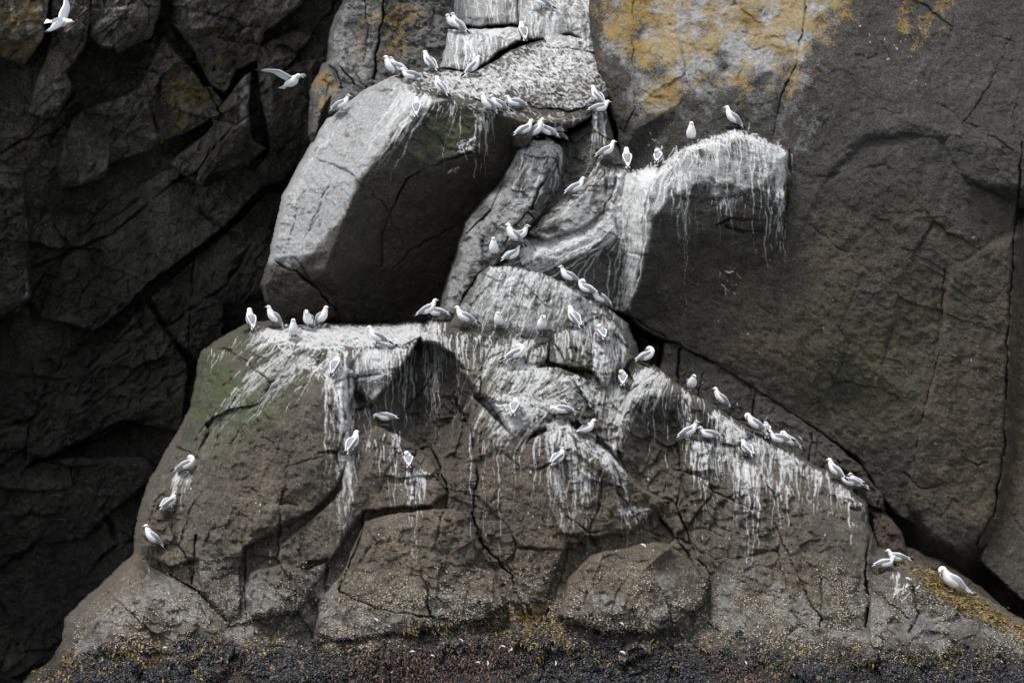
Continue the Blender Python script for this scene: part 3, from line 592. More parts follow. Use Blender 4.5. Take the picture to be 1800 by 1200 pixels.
# top steps
drips('upper_ledge', '770,-20 905,-20 912,0', 190, 55, 1.2); drips('upper_ledge', '790,60 850,62 900,74', 200, 42, 1.3)
drips('upper_ledge', '915,24 960,22 1035,34', 190, 40, 1.2); splash('upper_ledge', '788,50 912,44 925,74 850,62', 260, 7, 0, 60); splash('upper_ledge', '950,-40 1035,-40 1035,30 915,22', 420, 7, 20, 50); splash('upper_ledge', '955,62 1040,70 1045,95 960,90', 120, 7, 20, 50)
area(WASH['upper_ledge'], '765,-60 1040,-60 1045,95 905,85 780,130 700,140', 14, .8, .5, 30, 1)
# wedge boulder
splash('wedge_boulder', '830,130 900,88 960,72 1045,90 1060,170 1045,190 900,186 790,168 735,155 700,140 750,120', 2600, 5, 8, 28, .95, .6); splash('wedge_boulder', '900,110 960,72 1045,90 1055,130 960,150 880,150', 700, 6, 30, 30, 1.0, .7); splash('wedge_boulder', '740,130 850,125 900,150 850,172 790,160', 500, 6, 10, 25, 1.0, .7)
splash('wedge_boulder', '790,180 870,200 1000,215 1030,205 900,190', 160, 7, 15, 40, 1.1, .5)
area(WASH['wedge_boulder'], '690,120 630,140 550,200 510,260 480,300 460,345 450,400 446,462 520,472 560,440 600,388 640,306 690,246 735,188 790,178 735,160', 13, .95, .3, 26, 2)
area(WASH['wedge_boulder'], '735,120 900,86 1050,80 1062,180 1030,215 860,196 730,160', 12, .44, .9, 30, 3)
drips('wedge_boulder', '690,140 735,162 760,170', 120, 60, 1.3, .8); drips('wedge_boulder', '700,150 740,172', 120, 70, 1.2, .7)
drips('wedge_boulder', '725,185 760,180 800,182 870,205', 150, 46, 1.2, .8); drips('wedge_boulder', '880,205 1000,218', 50, 30, 1.1, .6); splash('wedge_boulder', '800,250 835,240 838,262 812,268', 60, 6, 70, 40); splash('wedge_boulder', '788,300 812,282 815,290 795,308', 14, 8, 130, 20)
drips('wedge_boulder', '600,200 560,260 520,330', 90, 60, 1.1, .45)
# buttress
area(WASH['lichen_buttress'], '604,0 672,0 662,130 610,160 575,110 580,50', 16, .62, .6, 34, 4)
# pillar
area(WASH['rock_pillar'], '905,265 930,243 965,242 960,330 905,420 850,470 790,560 775,540 820,395 880,320', 14, .74, .5, 30, 5)
drips('rock_pillar', '912,258 940,248 975,252 992,268', 130, 62, 1.2, .8); splash('rock_pillar', '910,258 935,244 985,252 990,268 940,262', 160, 7, 30, 40); drips('rock_pillar', '870,455 850,475', 30, 60, 1.2)
# draped rock
area(WASH['draped_rock'], '1095,300 1110,300 1140,385 1112,545 1090,530 1105,450 1090,400 1010,440 920,465 905,440 990,370 1062,290', 16, .78, .5, 26, 6)
area(WASH['draped_rock'], '1032,215 1060,190 1066,215 1040,270', 8, .5, .5, 20, 7)
drips('draped_rock', '1092,298 1110,300', 320, 190, 1.3, .85); drips('draped_rock', '1090,340 1080,380 1050,410', 260, 110, 1.3, .8); drips('draped_rock', '1062,292 1020,340 990,362', 120, 60, 1.2, .75)
drips('draped_rock', '1110,330 1125,380', 110, 130, 1.3, .8); drips('draped_rock', '1040,405 960,425 910,435', 300, 45, 1.2, .85); drips('draped_rock', '1042,200 1062,192', 60, 55, 1.2, .8); splash('draped_rock', '905,440 940,425 1000,425 1050,410 1000,440 930,465', 200, 9, 150, 25, 1.3, .8)
# slab
area(WASH['guano_slab'], '858,464 900,462 960,478 1010,502 1060,532 1090,560 1000,570 950,588 870,576 800,560 838,482', 14, .68, .6, 22, 8, 2.0)
drips('guano_slab', '860,468 900,467 960,482 1010,508', 330, 62, 1.4, .85, clump=.5); drips('guano_slab', '1010,508 1060,536 1100,566', 90, 40, 1.2, .8, clump=.5); drips('guano_slab', '845,500 900,520 960,530', 120, 40, 1.2, .6, clump=.4)
# cliff bulge
area(WASH['cliff_wall'], '1096,300 1160,288 1205,254 1290,226 1335,236 1386,264 1380,345 1330,330 1290,350 1240,340 1180,352 1150,382 1144,440 1124,505 1106,548 1084,540 1076,470 1086,380', 16, .76, .5, 26, 9)
drips('cliff_wall', '1160,292 1205,258 1236,244 1290,228', 190, 50, 1.4, .9); drips('cliff_wall', '1290,228 1335,238 1384,268', 190, 60, 1.4, .9); drips('cliff_wall', '1350,262 1378,272', 70, 72, 1.5, .95); drips('cliff_wall', '1180,310 1200,300', 60, 45, 1.6, .9)
drips('cliff_wall', '1100,304 1150,296', 300, 170, 1.4, .85); drips('cliff_wall', '1190,350 1206,350', 40, 120, 1.3, .35); drips('cliff_wall', '1260,350 1330,335', 90, 24, 1.3, .6)
splash('cliff_wall', '1110,300 1160,288 1205,256 1290,226 1384,266 1290,240 1200,270 1140,310', 320, 8, 30, 50)
splash('cliff_wall', '1260,470 1300,480 1300,540 1270,520', 16, 6, 75, 30); splash('cliff_wall', '1200,420 1450,400 1500,700 1350,660 1200,560', 40, 2.2, 90, 30, 1, .7); splash('cliff_wall', '1500,40 1640,60 1650,160 1560,120', 26, 2.2, 70, 40, 1.2, .6); splash('cliff_wall', '1500,300 1780,300 1760,820 1500,760', 40, 2.2, 90, 30, 1, .6); splash('cliff_wall', '1140,230 1170,240 1165,275 1140,270', 12, 7, 70, 40)
area(WASH['cliff_wall'], '1118,-90 1430,-90 1480,-20 1440,70 1420,150 1290,150 1200,180 1120,215', 80, .92, .45, 50, 10)
area(WASH['cliff_wall'], '1036,-60 1115,-60 1112,120 1060,120', 18, .62, .6, 30, 11); area(WASH['cliff_wall'], '1480,10 1500,30 1400,110 1410,60', 10, .5, .6, 20, 12)
area(WASH['cliff_wall'], '1190,345 1206,345 1204,450 1192,450', 7, .34, .4, 20, 13); area(WASH['cliff_wall'], '1250,380 1266,370 1262,440 1248,440', 7, .25, .4, 20, 13)
# outcrop: broad ledge
O = 'rock_outcrop'
area(WASH[O], '440,580 560,572 742,568 750,590 700,612 560,614 500,606', 8, .74, .5, 18, 14)
splash(O, '440,580 560,573 742,569 745,592 700,608 560,612 480,604', 1500, 9, 4, 30, 1.2, .85)
drips(O, '434,580 470,578 510,590', 120, 34, 1.4, .9); drips(O, '520,604 560,614 600,612', 120, 40, 1.3, .85); drips(O, '585,640 622,655', 150, 95, 1.5, .95); drips(O, '616,612 700,610 716,612', 260, 58, 1.4, .85)
area(WASH[O], '616,612 716,610 690,660 656,712 632,690', 8, .68, .4, 24, 15); area(WASH[O], '588,655 618,658 612,740 592,760', 6, .45, .6, 18, 16, 2)
drips(O, '500,612 520,606 545,630', 160, 110, 1.4, .75); drips(O, '440,650 480,640', 60, 80, 1.3, .6); area(WASH[O], '515,612 545,630 420,730 345,830 330,820 400,690', 22, .48, .6, 26, 17)
splash(O, '520,640 600,640 620,656 560,662', 160, 7, 20, 40); drips(O, '360,625 400,602 430,580', 40, 30, 1.2, .6); drips(O, '720,606 748,590', 40, 45, 1.1, .7)
drips(O, '700,650 820,640', 24, 90, 1.0, .5); area(WASH[O], '592,795 615,790 606,880 600,930 588,930 594,860', 8, .5, .4, 20, 18); drips(O, '600,800 628,790', 70, 70, 1.2, .8); drips(O, '595,800 610,795', 60, 130, 1.2, .4)
drips(O, '665,750 700,760', 34, 60, 1.3, .9); drips(O, '640,770 700,790', 26, 50, 1.1, .7); drips(O, '695,826 742,824', 75, 48, 1.5, .95); drips(O, '305,830 345,830', 50, 36, 1.4, .9); drips(O, '300,845 330,830', 30, 50, 1.1, .6)
# outcrop: middle
drips(O, '752,562 775,566', 110, 55, 1.5, .9); drips(O, '750,590 800,590', 70, 60, 1.2, .8); drips(O, '800,584 870,590 940,598', 230, 46, 1.6, .9); drips(O, '800,600 960,610', 110, 90, 1.2, .8)
area(WASH[O], '760,570 960,590 1000,640 1000,700 900,690 800,650', 30, .45, .8, 24, 19)
drips(O, '960,596 1000,575 1040,556', 170, 60, 1.5, .85); drips(O, '1040,556 1070,556 1100,600', 120, 55, 1.4, .85); drips(O, '1045,604 1072,604', 120, 60, 1.6, .95)
area(WASH[O], '960,590 1040,548 1075,560 1090,600 1060,690 1045,620 1000,590 980,620', 12, .6, .6, 22, 20)
drips(O, '880,640 930,634 960,650', 210, 60, 1.6, .9); drips(O, '960,650 1030,665 1060,700', 170, 50, 1.4, .85); drips(O, '860,700 905,722 950,720', 190, 34, 1.6, .95); splash(O, '870,690 960,690 1000,720 930,735 880,720', 420, 9, 140, 50, 1.4, .9); splash(O, '990,660 1060,670 1060,720 1000,710', 200, 8, 120, 50, 1.3, .8)
area(WASH[O], '865,700 930,690 960,720 930,740 890,730', 14, .68, .6, 20, 21)
drips(O, '895,735 940,730', 90, 48, 1.5, .9); drips(O, '890,735 960,735', 60, 130, 1.2, .42); drips(O, '955,745 985,735 1010,748', 170, 62, 1.4, .9); drips(O, '935,745 960,740', 50, 45, 1.3, .8); drips(O, '1015,772 1035,768 1070,800', 150, 45, 1.5, .9); splash(O, '1015,772 1035,768 1075,800 1060,812 1030,790', 120, 9, 60, 30)
drips(O, '972,822 990,820', 40, 40, 1.3, .9); drips(O, '1000,826 1035,826', 46, 55, 1.4, .9); drips(O, '1035,826 1050,830', 16, 55, 1.2, .8); drips(O, '1095,890 1135,895', 44, 30, 1.4, .9); splash(O, '1090,885 1140,890 1135,905 1095,900', 50, 6, 70, 40); drips(O, '1085,690 1110,690', 60, 50, 1.4, .9); drips(O, '1075,670 1100,680', 60, 40, 1.5, .9)
# outcrop: peaked rib and right ridge
drips(O, '1120,650 1146,646', 150, 70, 1.5, .95); drips(O, '1140,650 1165,656', 110, 52, 1.4, .95); drips(O, '1150,650 1185,672', 30, 90, 1.2, .8); drips(O, '1100,710 1092,740', 46, 80, 1.2, .85); drips(O, '1200,685 1235,700', 50, 45, 1.3, .85); drips(O, '1165,656 1262,714', 40, 16, 1.2, .8)
area(WASH[O], '1120,655 1148,645 1112,705 1095,750 1088,730', 10, .55, .6, 20, 22)
drips(O, '1252,718 1300,750', 220, 34, 1.5, .95, clump=.4); drips(O, '1300,752 1400,806', 230, 28, 1.5, .95); drips(O, '1310,770 1390,800', 120, 30, 1.3, .85); drips(O, '1400,808 1480,852 1520,890', 190, 26, 1.4, .95); drips(O, '1218,774 1270,784', 130, 42, 1.5, .95); drips(O, '1230,780 1262,786', 12, 100, 1.1, .8)
drips(O, '1290,800 1330,822', 140, 55, 1.5, .95); drips(O, '1305,806 1325,816', 12, 120, 1.1, .9); drips(O, '1330,822 1420,872', 70, 38, 1.2, .85); drips(O, '1262,784 1300,802', 40, 24, 1.2, .8); drips(O, '1254,716 1300,748 1400,802 1520,888', 260, 6, 1.5, .8, clump=.1); drips(O, '1310,812 1400,862 1516,922', 150, 5, 1.3, .7, clump=.1)
for ln_, L_s in [('1295,800 1330,822', 110), ('1225,775 1262,786', 90), ('1152,650 1180,668', 110), ('590,650 618,655', 130), ('620,620 700,616', 70), ('880,596 945,600', 120), ('900,735 935,735', 110), ('960,750 1008,752', 90), ('700,826 740,826', 70), ('1340,772 1440,835', 60), ('455,584 500,592', 60), ('1085,740 1110,705', 90)]:
    drips(O, ln_, 16, L_s, 1.7, 1.0, clump=.85)
area(WASH[O], '1254,722 1300,752 1400,808 1480,856 1510,890 1500,900 1400,838 1300,780 1256,770', 10, .52, .8, 18, 23)
drips(O, '1555,1005 1585,1005', 30, 28, 1.3, .9); splash(O, '1580,1010 1620,1015 1605,1040 1570,1040', 26, 9, 120, 30); splash(O, '280,950 800,950 1000,1000 1500,1000 1500,860 1200,820 800,830 350,800', 220, 2, 90, 40, 1.0, .8)
splash(O, '600,1100 1200,1100 1500,1140 1500,1190 600,1190', 40, 4, 60, 60, 1.2, .8)
drips(O, '262,962 272,962', 14, 30, 1.0, .5); splash(O, '720,930 735,930 735,990 722,980', 8, 12, 88, 8, 1, .5); splash(O, '470,965 480,965 478,985 470,985', 5, 8, 100, 20)
splash('recessed_seam', '1200,640 1400,750 1560,900 1400,830', 30, 4, 90, 40, 1.1, .7)
area(WASH[O], '118,1090 245,985 560,1000 900,1030 1250,1000 1500,1010 1700,1060 1850,1140 1850,1160 1500,1140 940,1095 560,1130 110,1160', 50, .55, .8, 60, 24)
area(WASH['cliff_wall'], '1120,110 1440,110 1450,270 1400,300 1290,222 1140,285', 50, .46, .8, 30, 25); area(WASH['cliff_wall'], '1430,-60 1800,-60 1760,120 1600,230 1480,240', 90, .34, .9, 40, 26)
area(WASH['cliff_wall'], '1160,300 1290,240 1380,270 1385,440 1350,450 1330,380 1260,370 1180,400 1160,370', 40, .4, .9, 22, 27, 2.5)
area(WASH['cliff_wall'], '1190,340 1212,340 1208,520 1188,500', 12, .36, .6, 20, 28, 2.5)
for q, pl in enumerate(['1210,782 1300,806 1420,868 1515,912 1500,950 1340,900 1230,860', '880,640 1060,690 1090,790 1000,800 880,770 800,680', '585,650 630,650 628,860 590,880', '690,824 745,824 740,890 690,890', '750,580 960,600 940,660 760,650', '350,720 520,620 560,660 440,780 350,800', '955,745 1080,800 1085,850 960,880', '1252,720 1500,870 1510,900 1300,800 1252,780']):
    area(WASH[O], pl, 26, .42, .9, 20, 110 + q, 2.2)
# pale veins in the cave
C = 'cave_wall'
for q, (pl, v) in enumerate([('420,125 444,118 438,200 436,238 420,215', .30), ('450,130 476,110 478,240 466,280 446,255', .20), ('340,50 348,50 346,110 336,100', .2), ('376,52 388,52 384,160 372,140', .14), ('205,10 290,0 268,66 210,92', .15), ('395,220 440,245 440,290 380,300', .1), ('290,90 350,160 380,200 345,232 288,250', .1), ('48,480 54,530 40,528', .35), ('42,40 80,40 80,80 45,70', .25), ('258,610 285,600 280,680 258,690', .05), ('400,300 470,260 440,330 390,350', .1), ('320,590 390,570 380,620 340,640', .05), ('540,250 548,150 560,140 560,250', .12), ('100,100 128,150 115,190 80,180', .1)]):
    area(WASH[C], pl, 10, min(.85, v * 3.0), .8, 16, 40 + q)

for nm in names:
    R = ROCKS[nm]
    R['streak'] = blur(STREAK[nm].a, 0); R['wash'] = WASH[nm]
    R['lichen'] = np.zeros((RH, RW), np.float32); R['moss'] = np.zeros((RH, RW), np.float32); R['brown'] = np.zeros((RH, RW), np.float32); R['wet_shade'] = np.zeros((RH, RW), np.float32)
L_ = lambda n: ROCKS[n]['lichen']
area(L_('cliff_wall'), '1036,-60 1190,-60 1180,40 1230,120 1160,205 1125,210 1110,120 1060,140', 80, 1.1, .5, 50, 60)
area(L_('cliff_wall'), '1150,-60 1480,-60 1510,40 1440,80 1400,130 1300,110 1250,150 1150,200', 80, .95, .7, 50, 61)
area(L_('cliff_wall'), '1360,-40 1430,-40 1500,10 1440,70 1400,110 1370,80', 26, .95, .6, 40, 62); area(L_('cliff_wall'), '1560,-40 1700,-40 1680,50 1600,100 1560,60', 26, .72, .8, 30, 63); area(L_('cliff_wall'), '1200,110 1420,100 1440,170 1250,190', 60, .8, .7, 30, 64)
area(L_('lichen_buttress'), '545,120 575,112 600,150 570,200 550,230', 18, .95, .6, 30, 65); area(L_('lichen_buttress'), '600,0 770,0 740,120 610,140', 40, .72, .8, 40, 66)
area(L_(C), '-100,-60 80,-60 80,60 40,115 -100,100', 30, .8, .8, 40, 67); area(L_(C), '285,100 360,130 385,200 290,250', 24, .8, .7, 30, 68); area(L_(C), '370,50 400,50 395,110 370,130', 12, .75, .4, 30, 69); area(L_(C), '450,290 472,265 462,320 440,330', 14, .6, .5, 30, 70); area(L_(C), '160,180 190,180 180,280 165,270', 12, .5, .5, 30, 71)
M_ = lambda n: ROCKS[n]['moss']
area(M_(O), '352,625 425,590 440,640 520,640 480,720 400,780 345,770', 40, 1.0, .6, 50, 72); area(M_(O), '800,590 1000,600 1080,640 1090,700 1000,700 860,680', 40, .5, .9, 40, 73); area(M_(O), '1100,660 1150,650 1150,700 1090,760', 20, .5, .6, 40, 74)
area(M_('draped_rock'), '1095,420 1130,400 1120,540 1085,540', 20, .55, .6, 40, 75); area(M_('guano_slab'), '800,520 860,470 1000,510 1080,560 1000,580 800,570', 30, .3, .8, 40, 76); area(M_('rock_pillar'), '800,470 850,380 880,400 800,560 775,560', 20, .4, .8, 40, 77); area(M_('wedge_boulder'), '735,195 830,190 900,220 800,270 720,290', 30, .5, .8, 30, 78); area(M_('wedge_boulder'), '670,160 720,170 660,260 600,330', 30, .35, .8, 30, 79); area(M_('cliff_wall'), '1400,520 1620,560 1600,760 1450,720', 60, .3, .9, 60, 80)
B_ = lambda n: ROCKS[n]['brown']
area(B_(O), '560,1000 640,780 800,760 1000,740 1200,850 1500,950 1500,1120 100,1120 350,860 500,720', 120, .9, .6, 150, 81); area(B_('wedge_boulder'), '850,205 1000,225 900,300 820,400 800,560 700,560 690,380 820,270', 40, .5, .7, 60, 82); area(B_('wedge_boulder'), '470,500 600,500 600,570 500,570', 20, .5, .4, 60, 83); area(B_('cliff_wall'), '1180,480 1480,380 1900,400 1960,1100 1620,900 1250,620', 120, .78, .7, 110, 84); area(B_('cliff_wall'), '1640,560 1770,560 1760,930 1640,920', 50, .9, .5, 70, 85); area(B_('recessed_seam'), '1500,860 1900,1000 1900,1200 1500,1000', 40, 1, .4, 60, 86)
W_ = lambda n: ROCKS[n]['wet_shade']
area(W_(O), '700,650 800,660 820,780 770,800 690,740', 22, .85, .5, 40, 87); area(W_(O), '1130,670 1200,700 1260,740 1250,775 1190,790 1120,780', 24, .7, .6, 40, 88); area(W_(O), '440,730 600,700 600,800 560,860 440,900', 70, .45, .9, 70, 89); area(W_(O), '380,1010 560,1010 560,1090 400,1090', 40, .35, .9, 40, 90); area(W_(O), '0,1142 600,1136 940,1100 1300,1130 1900,1140 1900,1330 0,1330', 30, 1.0, .3, 40, 91); area(W_(O), '880,850 960,870 940,960 900,940', 20, .6, .9, 14, 92); area(W_(O), '240,990 300,985 290,1025 250,1030', 8, .7, .9, 12, 93)  # shore band is damp rock; recess and rib-face patches are shade put into colour
area(W_('cliff_wall'), '1120,80 1300,130 1420,170 1420,240 1290,222 1140,280 1110,220', 40, .55, .9, 40, 94); area(W_('cliff_wall'), '1150,380 1240,400 1280,420 1260,540 1120,540', 40, .5, .8, 50, 95); area(W_('cliff_wall'), '1430,320 1520,240 1640,240 1720,400 1700,600 1500,640 1400,560', 70, .4, .6, 80, 96)
for nm, ln, n_, L__ in [(O, '360,760 620,780', 90, 110), (O, '700,660 820,700', 90, 120), (O, '830,720 1000,800 1080,830', 140, 130), (O, '1200,800 1320,850 1500,930', 130, 120), (O, '860,880 960,890', 90, 60), (O, '560,900 640,930', 40, 70), (O, '1100,700 1250,770', 70, 90),
                        ('cliff_wall', '1150,400 1260,430 1370,430', 110, 150), ('cliff_wall', '1400,120 1500,110 1650,140 1780,160', 130, 170), ('cliff_wall', '1400,480 1600,470 1750,520', 120, 190), ('cliff_wall', '1125,190 1290,160 1420,150', 110, 70), ('wedge_boulder', '735,200 800,190 880,215', 60, 160), ('rock_pillar', '905,270 985,262', 40, 120), ('guano_slab', '860,470 1000,505', 60, 60), (C, '0,120 120,200 200,100 300,60 560,50', 160, 130)]:
    drips(nm, ln, n_ * 2, L__, 4.5, .8, 20, .12, .5, WETRUN)
for nm in names:
    ROCKS[nm]['wet_shade'] = np.maximum(ROCKS[nm]['wet_shade'], np.clip(blur(WETRUN[nm].a, 2), 0, 1) * .75)
area(W_(C), '-160,340 300,380 430,330 560,330 560,1340 -160,1340', 130, .9, .5, 120, 97); area(W_(C), '-160,800 400,760 400,1340 -160,1340', 150, .95, .3, 120, 98)  # shade of the lower cave put into the rock colour, along with damp

# ------------------------------------------------------------------ materials
def new_mat(name):
    m = bpy.data.materials.new(name); m.use_nodes = True
    n = m.node_tree.nodes; n.clear()
    out = n.new("ShaderNodeOutputMaterial"); b = n.new("ShaderNodeBsdfPrincipled")
    m.node_tree.links.new(b.outputs[0], out.inputs[0])
    return m, m.node_tree, b

class G:
    """small node-graph helper"""
    def __init__(s, t): s.t = t
    def link(s, a, b): s.t.links.new(a, b)
    def node(s, kind, **kw):
        n = s.t.nodes.new(kind)
        for k, v in kw.items(): setattr(n, k, v)
        return n
    def val(s, sock, v):
        if hasattr(v, 'links'): s.link(v, sock)
        else: sock.default_value = v
    def math(s, op, a, b=0.0, clamp=False):
        n = s.node("ShaderNodeMath", operation=op, use_clamp=clamp)
        s.val(n.inputs[0], a); s.val(n.inputs[1], b)
        return n.outputs[0]
    def mix(s, f, a, b, mode='MIX'):
        n = s.node("ShaderNodeMix", data_type='RGBA', blend_type=mode)
        s.val(n.inputs[0], f); s.val(n.inputs[6], a); s.val(n.inputs[7], b)
        return n.outputs[2]
    def noise(s, co, scale, detail=4, rough=.55, out='Fac'):
        n = s.node("ShaderNodeTexNoise"); n.inputs['Scale'].default_value = scale; n.inputs['Detail'].default_value = detail; n.inputs['Roughness'].default_value = rough
        s.link(co, n.inputs['Vector']); return n.outputs[out]
    def voro(s, co, scale, feature='F1', out='Distance', rnd=1.0):
        n = s.node("ShaderNodeTexVoronoi", feature=feature); n.inputs['Scale'].default_value = scale
        s.link(co, n.inputs['Vector']); return n.outputs[out]
    def ramp(s, f, lo, hi, a=0.0, b=1.0):
        n = s.node("ShaderNodeMapRange", clamp=True)
        s.val(n.inputs[0], f); n.inputs[1].default_value = lo; n.inputs[2].default_value = hi; n.inputs[3].default_value = a; n.inputs[4].default_value = b
        return n.outputs[0]

def rgb(*c): return (c[0], c[1], c[2], 1.0)

def rock_material(name, c1, c2, brown, speck=.35, bump=.5, stretch=(1, 1, 1), rot=0.0, lich2=rgb(.30, .255, .12)):
    m, t, b = new_mat(name); g = G(t)
    tc = g.node("ShaderNodeTexCoord"); mp = g.node("ShaderNodeMapping")
    mp.inputs['Scale'].default_value = stretch; mp.inputs['Rotation'].default_value = (0, rot, 0)
    g.link(tc.outputs['Object'], mp.inputs[0]); co = tc.outputs['Object']; cs = mp.outputs[0]
    a1 = g.node("ShaderNodeAttribute", attribute_name='stain'); a2 = g.node("ShaderNodeAttribute", attribute_name='tone')
    s1 = g.node("ShaderNodeSeparateColor"); g.link(a1.outputs['Color'], s1.inputs[0])
    s2 = g.node("ShaderNodeSeparateColor"); g.link(a2.outputs['Color'], s2.inputs[0])
    streak, wash, lich = s1.outputs[0], s1.outputs[1], s1.outputs[2]
    moss, brn, wet_shade = s2.outputs[0], s2.outputs[1], s2.outputs[2]
    big = g.ramp(g.noise(cs, .9, 5, .6), .35, .65); mid = g.ramp(g.noise(cs, 4.5, 6, .65), .34, .66)
    fine = g.noise(co, 19, 6, .75); grain = g.noise(co, 58, 3, .75)
    base = g.mix(big, c1, c2)
    base = g.mix(g.math('MULTIPLY', brn, g.ramp(mid, 0, 1, .55, 1.0)), base, brown)
    base = g.mix(g.math('MULTIPLY', wet_shade, .8), base, rgb(.026, .025, .022))
    base = g.mix(1.0, base, g.ramp(mid, 0, 1, .72, 1.3), 'MULTIPLY')
    base = g.mix(1.0, base, g.ramp(fine, .3, .7, 1 - speck * 1.15, 1 + speck * 1.15), 'MULTIPLY')
    base = g.mix(1.0, base, g.ramp(grain, .32, .7, 1 - speck * 1.6, 1 + speck * 1.7), 'MULTIPLY')
    # dark pitted flecks and pale crystals
    pit = g.ramp(g.voro(co, 30), .10, .28, .3, 1.0)
    base = g.mix(g.ramp(g.noise(co, 7, 3), .45, .6, 0, .8), base, g.mix(1.0, base, pit, 'MULTIPLY'))
    # moss
    base = g.mix(g.math('MULTIPLY', moss, g.ramp(g.math('ADD', fine, g.math('MULTIPLY', mid, .3)), .4, .75), True), base, rgb(.08, .105, .036))
    # chalky wash of old droppings, mottled
    wn = g.math('ADD', g.math('MULTIPLY', g.noise(cs, 8, 6, .72), .55), g.math('MULTIPLY', grain, .45))
    wm = g.math('MULTIPLY', g.ramp(g.math('ADD', wn, g.math('MULTIPLY', g.math('SUBTRACT', wash, .5), .62)), .43, .66), g.ramp(wash, 0, .75, .1, .95), True)
    base = g.mix(wm, base, g.mix(g.ramp(fine, .35, .65), rgb(.27, .27, .268), rgb(.53, .53, .525)))
    # lichen: crusts with hard edges
    ln = g.math('ADD', g.math('MULTIPLY', g.noise(co, 6, 8, .8), .46), g.math('MULTIPLY', g.noise(co, 30, 5, .85), .66))
    lf = g.ramp(g.math('ADD', ln, g.math('MULTIPLY', g.math('SUBTRACT', lich, 1.0), .34)), .43, .52)
    lc = g.mix(g.ramp(g.noise(co, 14, 3), .4, .62), rgb(.43, .25, .035), lich2)
    base = g.mix(g.math('MULTIPLY', lf, g.ramp(grain, .3, .65, .45, .95)), base, lc)
    # fresh white runs
    sf = g.ramp(g.math('MULTIPLY', streak, g.ramp(g.noise(co, 60, 4, .7), .3, .65, .3, 1.4)), .13, .68)
    base = g.mix(sf, base, rgb(.84, .84, .83))
    g.link(base, b.inputs['Base Color'])
    b.inputs['Roughness'].default_value = .86
    g.link(g.ramp(wet_shade, 0, 1, .88, .62), b.inputs['Roughness'])
    b.inputs['Specular IOR Level'].default_value = .3
    hsum = g.math('ADD', g.math('MULTIPLY', g.noise(cs, 11, 8, .72), .11), g.math('MULTIPLY', grain, .035))
    hsum = g.math('ADD', hsum, g.math('MULTIPLY', pit, .012))
    bp = g.node("ShaderNodeBump"); bp.inputs['Strength'].default_value = min(1, bump * 1.5); bp.inputs['Distance'].default_value = 1.0
    g.link(hsum, bp.inputs['Height']); g.link(bp.outputs[0], b.inputs['Normal'])
    return m

MATS = {
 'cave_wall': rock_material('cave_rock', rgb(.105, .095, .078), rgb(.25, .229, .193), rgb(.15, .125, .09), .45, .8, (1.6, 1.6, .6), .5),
 'gully_wall': rock_material('gully_rock', rgb(.06, .056, .05), rgb(.10, .095, .085), rgb(.10, .08, .06), .4, .6),
 'lichen_buttress': rock_material('buttress_rock', rgb(.075, .07, .066), rgb(.17, .165, .16), rgb(.1, .08, .06), .5, .7),
 'upper_ledge': rock_material('ledge_rock', rgb(.09, .085, .08), rgb(.17, .165, .155), rgb(.12, .09, .07), .4, .6),
 'wedge_boulder': rock_material('boulder_rock', rgb(.062, .057, .048), rgb(.09, .08, .065), rgb(.08, .06, .043), .4, .55),
 'rock_pillar': rock_material('pillar_rock', rgb(.10, .097, .09), rgb(.16, .155, .145), rgb(.12, .10, .08), .4, .7),
 'draped_rock': rock_material('drape_rock', rgb(.075, .072, .066), rgb(.12, .115, .10), rgb(.1, .08, .06), .4, .6),
 'guano_slab': rock_material('slab_rock', rgb(.09, .09, .083), rgb(.14, .14, .13), rgb(.1, .08, .06), .4, .6),
 'cliff_wall': rock_material('cliff_rock', rgb(.052, .049, .044), rgb(.074, .069, .060), rgb(.102, .078, .048), .42, .6),
 'recessed_seam': rock_material('seam_rock', rgb(.06, .055, .048), rgb(.09, .08, .068), rgb(.10, .07, .055), .4, .6),
 'rock_outcrop': rock_material('outcrop_rock', rgb(.086, .078, .066), rgb(.148, .131, .108), rgb(.178, .141, .100), .45, .75),
}

# ------------------------------------------------------------------ meshes
def raster_at(a, X, Y):
    x = X - RX0; y = Y - RY0
    xi = np.clip(np.floor(x).astype(int), 0, RW - 2); yi = np.clip(np.floor(y).astype(int), 0, RH - 2); fx = x - xi; fy = y - yi
    return (a[yi, xi] * (1 - fx) + a[yi, xi + 1] * fx) * (1 - fy) + (a[yi + 1, xi] * (1 - fx) + a[yi + 1, xi + 1] * fx) * fy

def mesh_from(name, verts, quads, mat, smooth=True):
    me = bpy.data.meshes.new(name)
    verts = np.ascontiguousarray(verts, np.float32); quads = np.ascontiguousarray(quads, np.int32)
    k = quads.shape[1]
    me.vertices.add(len(verts)); me.vertices.foreach_set('co', verts.ravel())
    me.loops.add(quads.size); me.loops.foreach_set('vertex_index', quads.ravel())
    me.polygons.add(len(quads)); me.polygons.foreach_set('loop_start', np.arange(0, quads.size, k, dtype=np.int32))
    me.polygons.foreach_set('loop_total', np.full(len(quads), k, np.int32))
    me.polygons.foreach_set('use_smooth', np.full(len(quads), smooth, bool))
    me.update(calc_edges=True); me.validate()
    if mat: me.materials.append(mat)
    return me

def link(name, me, parent=None):
    o = bpy.data.objects.new(name, me); col.objects.link(o)
    if parent: o.parent = parent
    return o

def tag(o, label=None, cat=None, group=None, kind=None):
    if label: o['label'] = label
    if cat: o['category'] = cat
    if group: o['group'] = group
    if kind: o['kind'] = kind
    return o

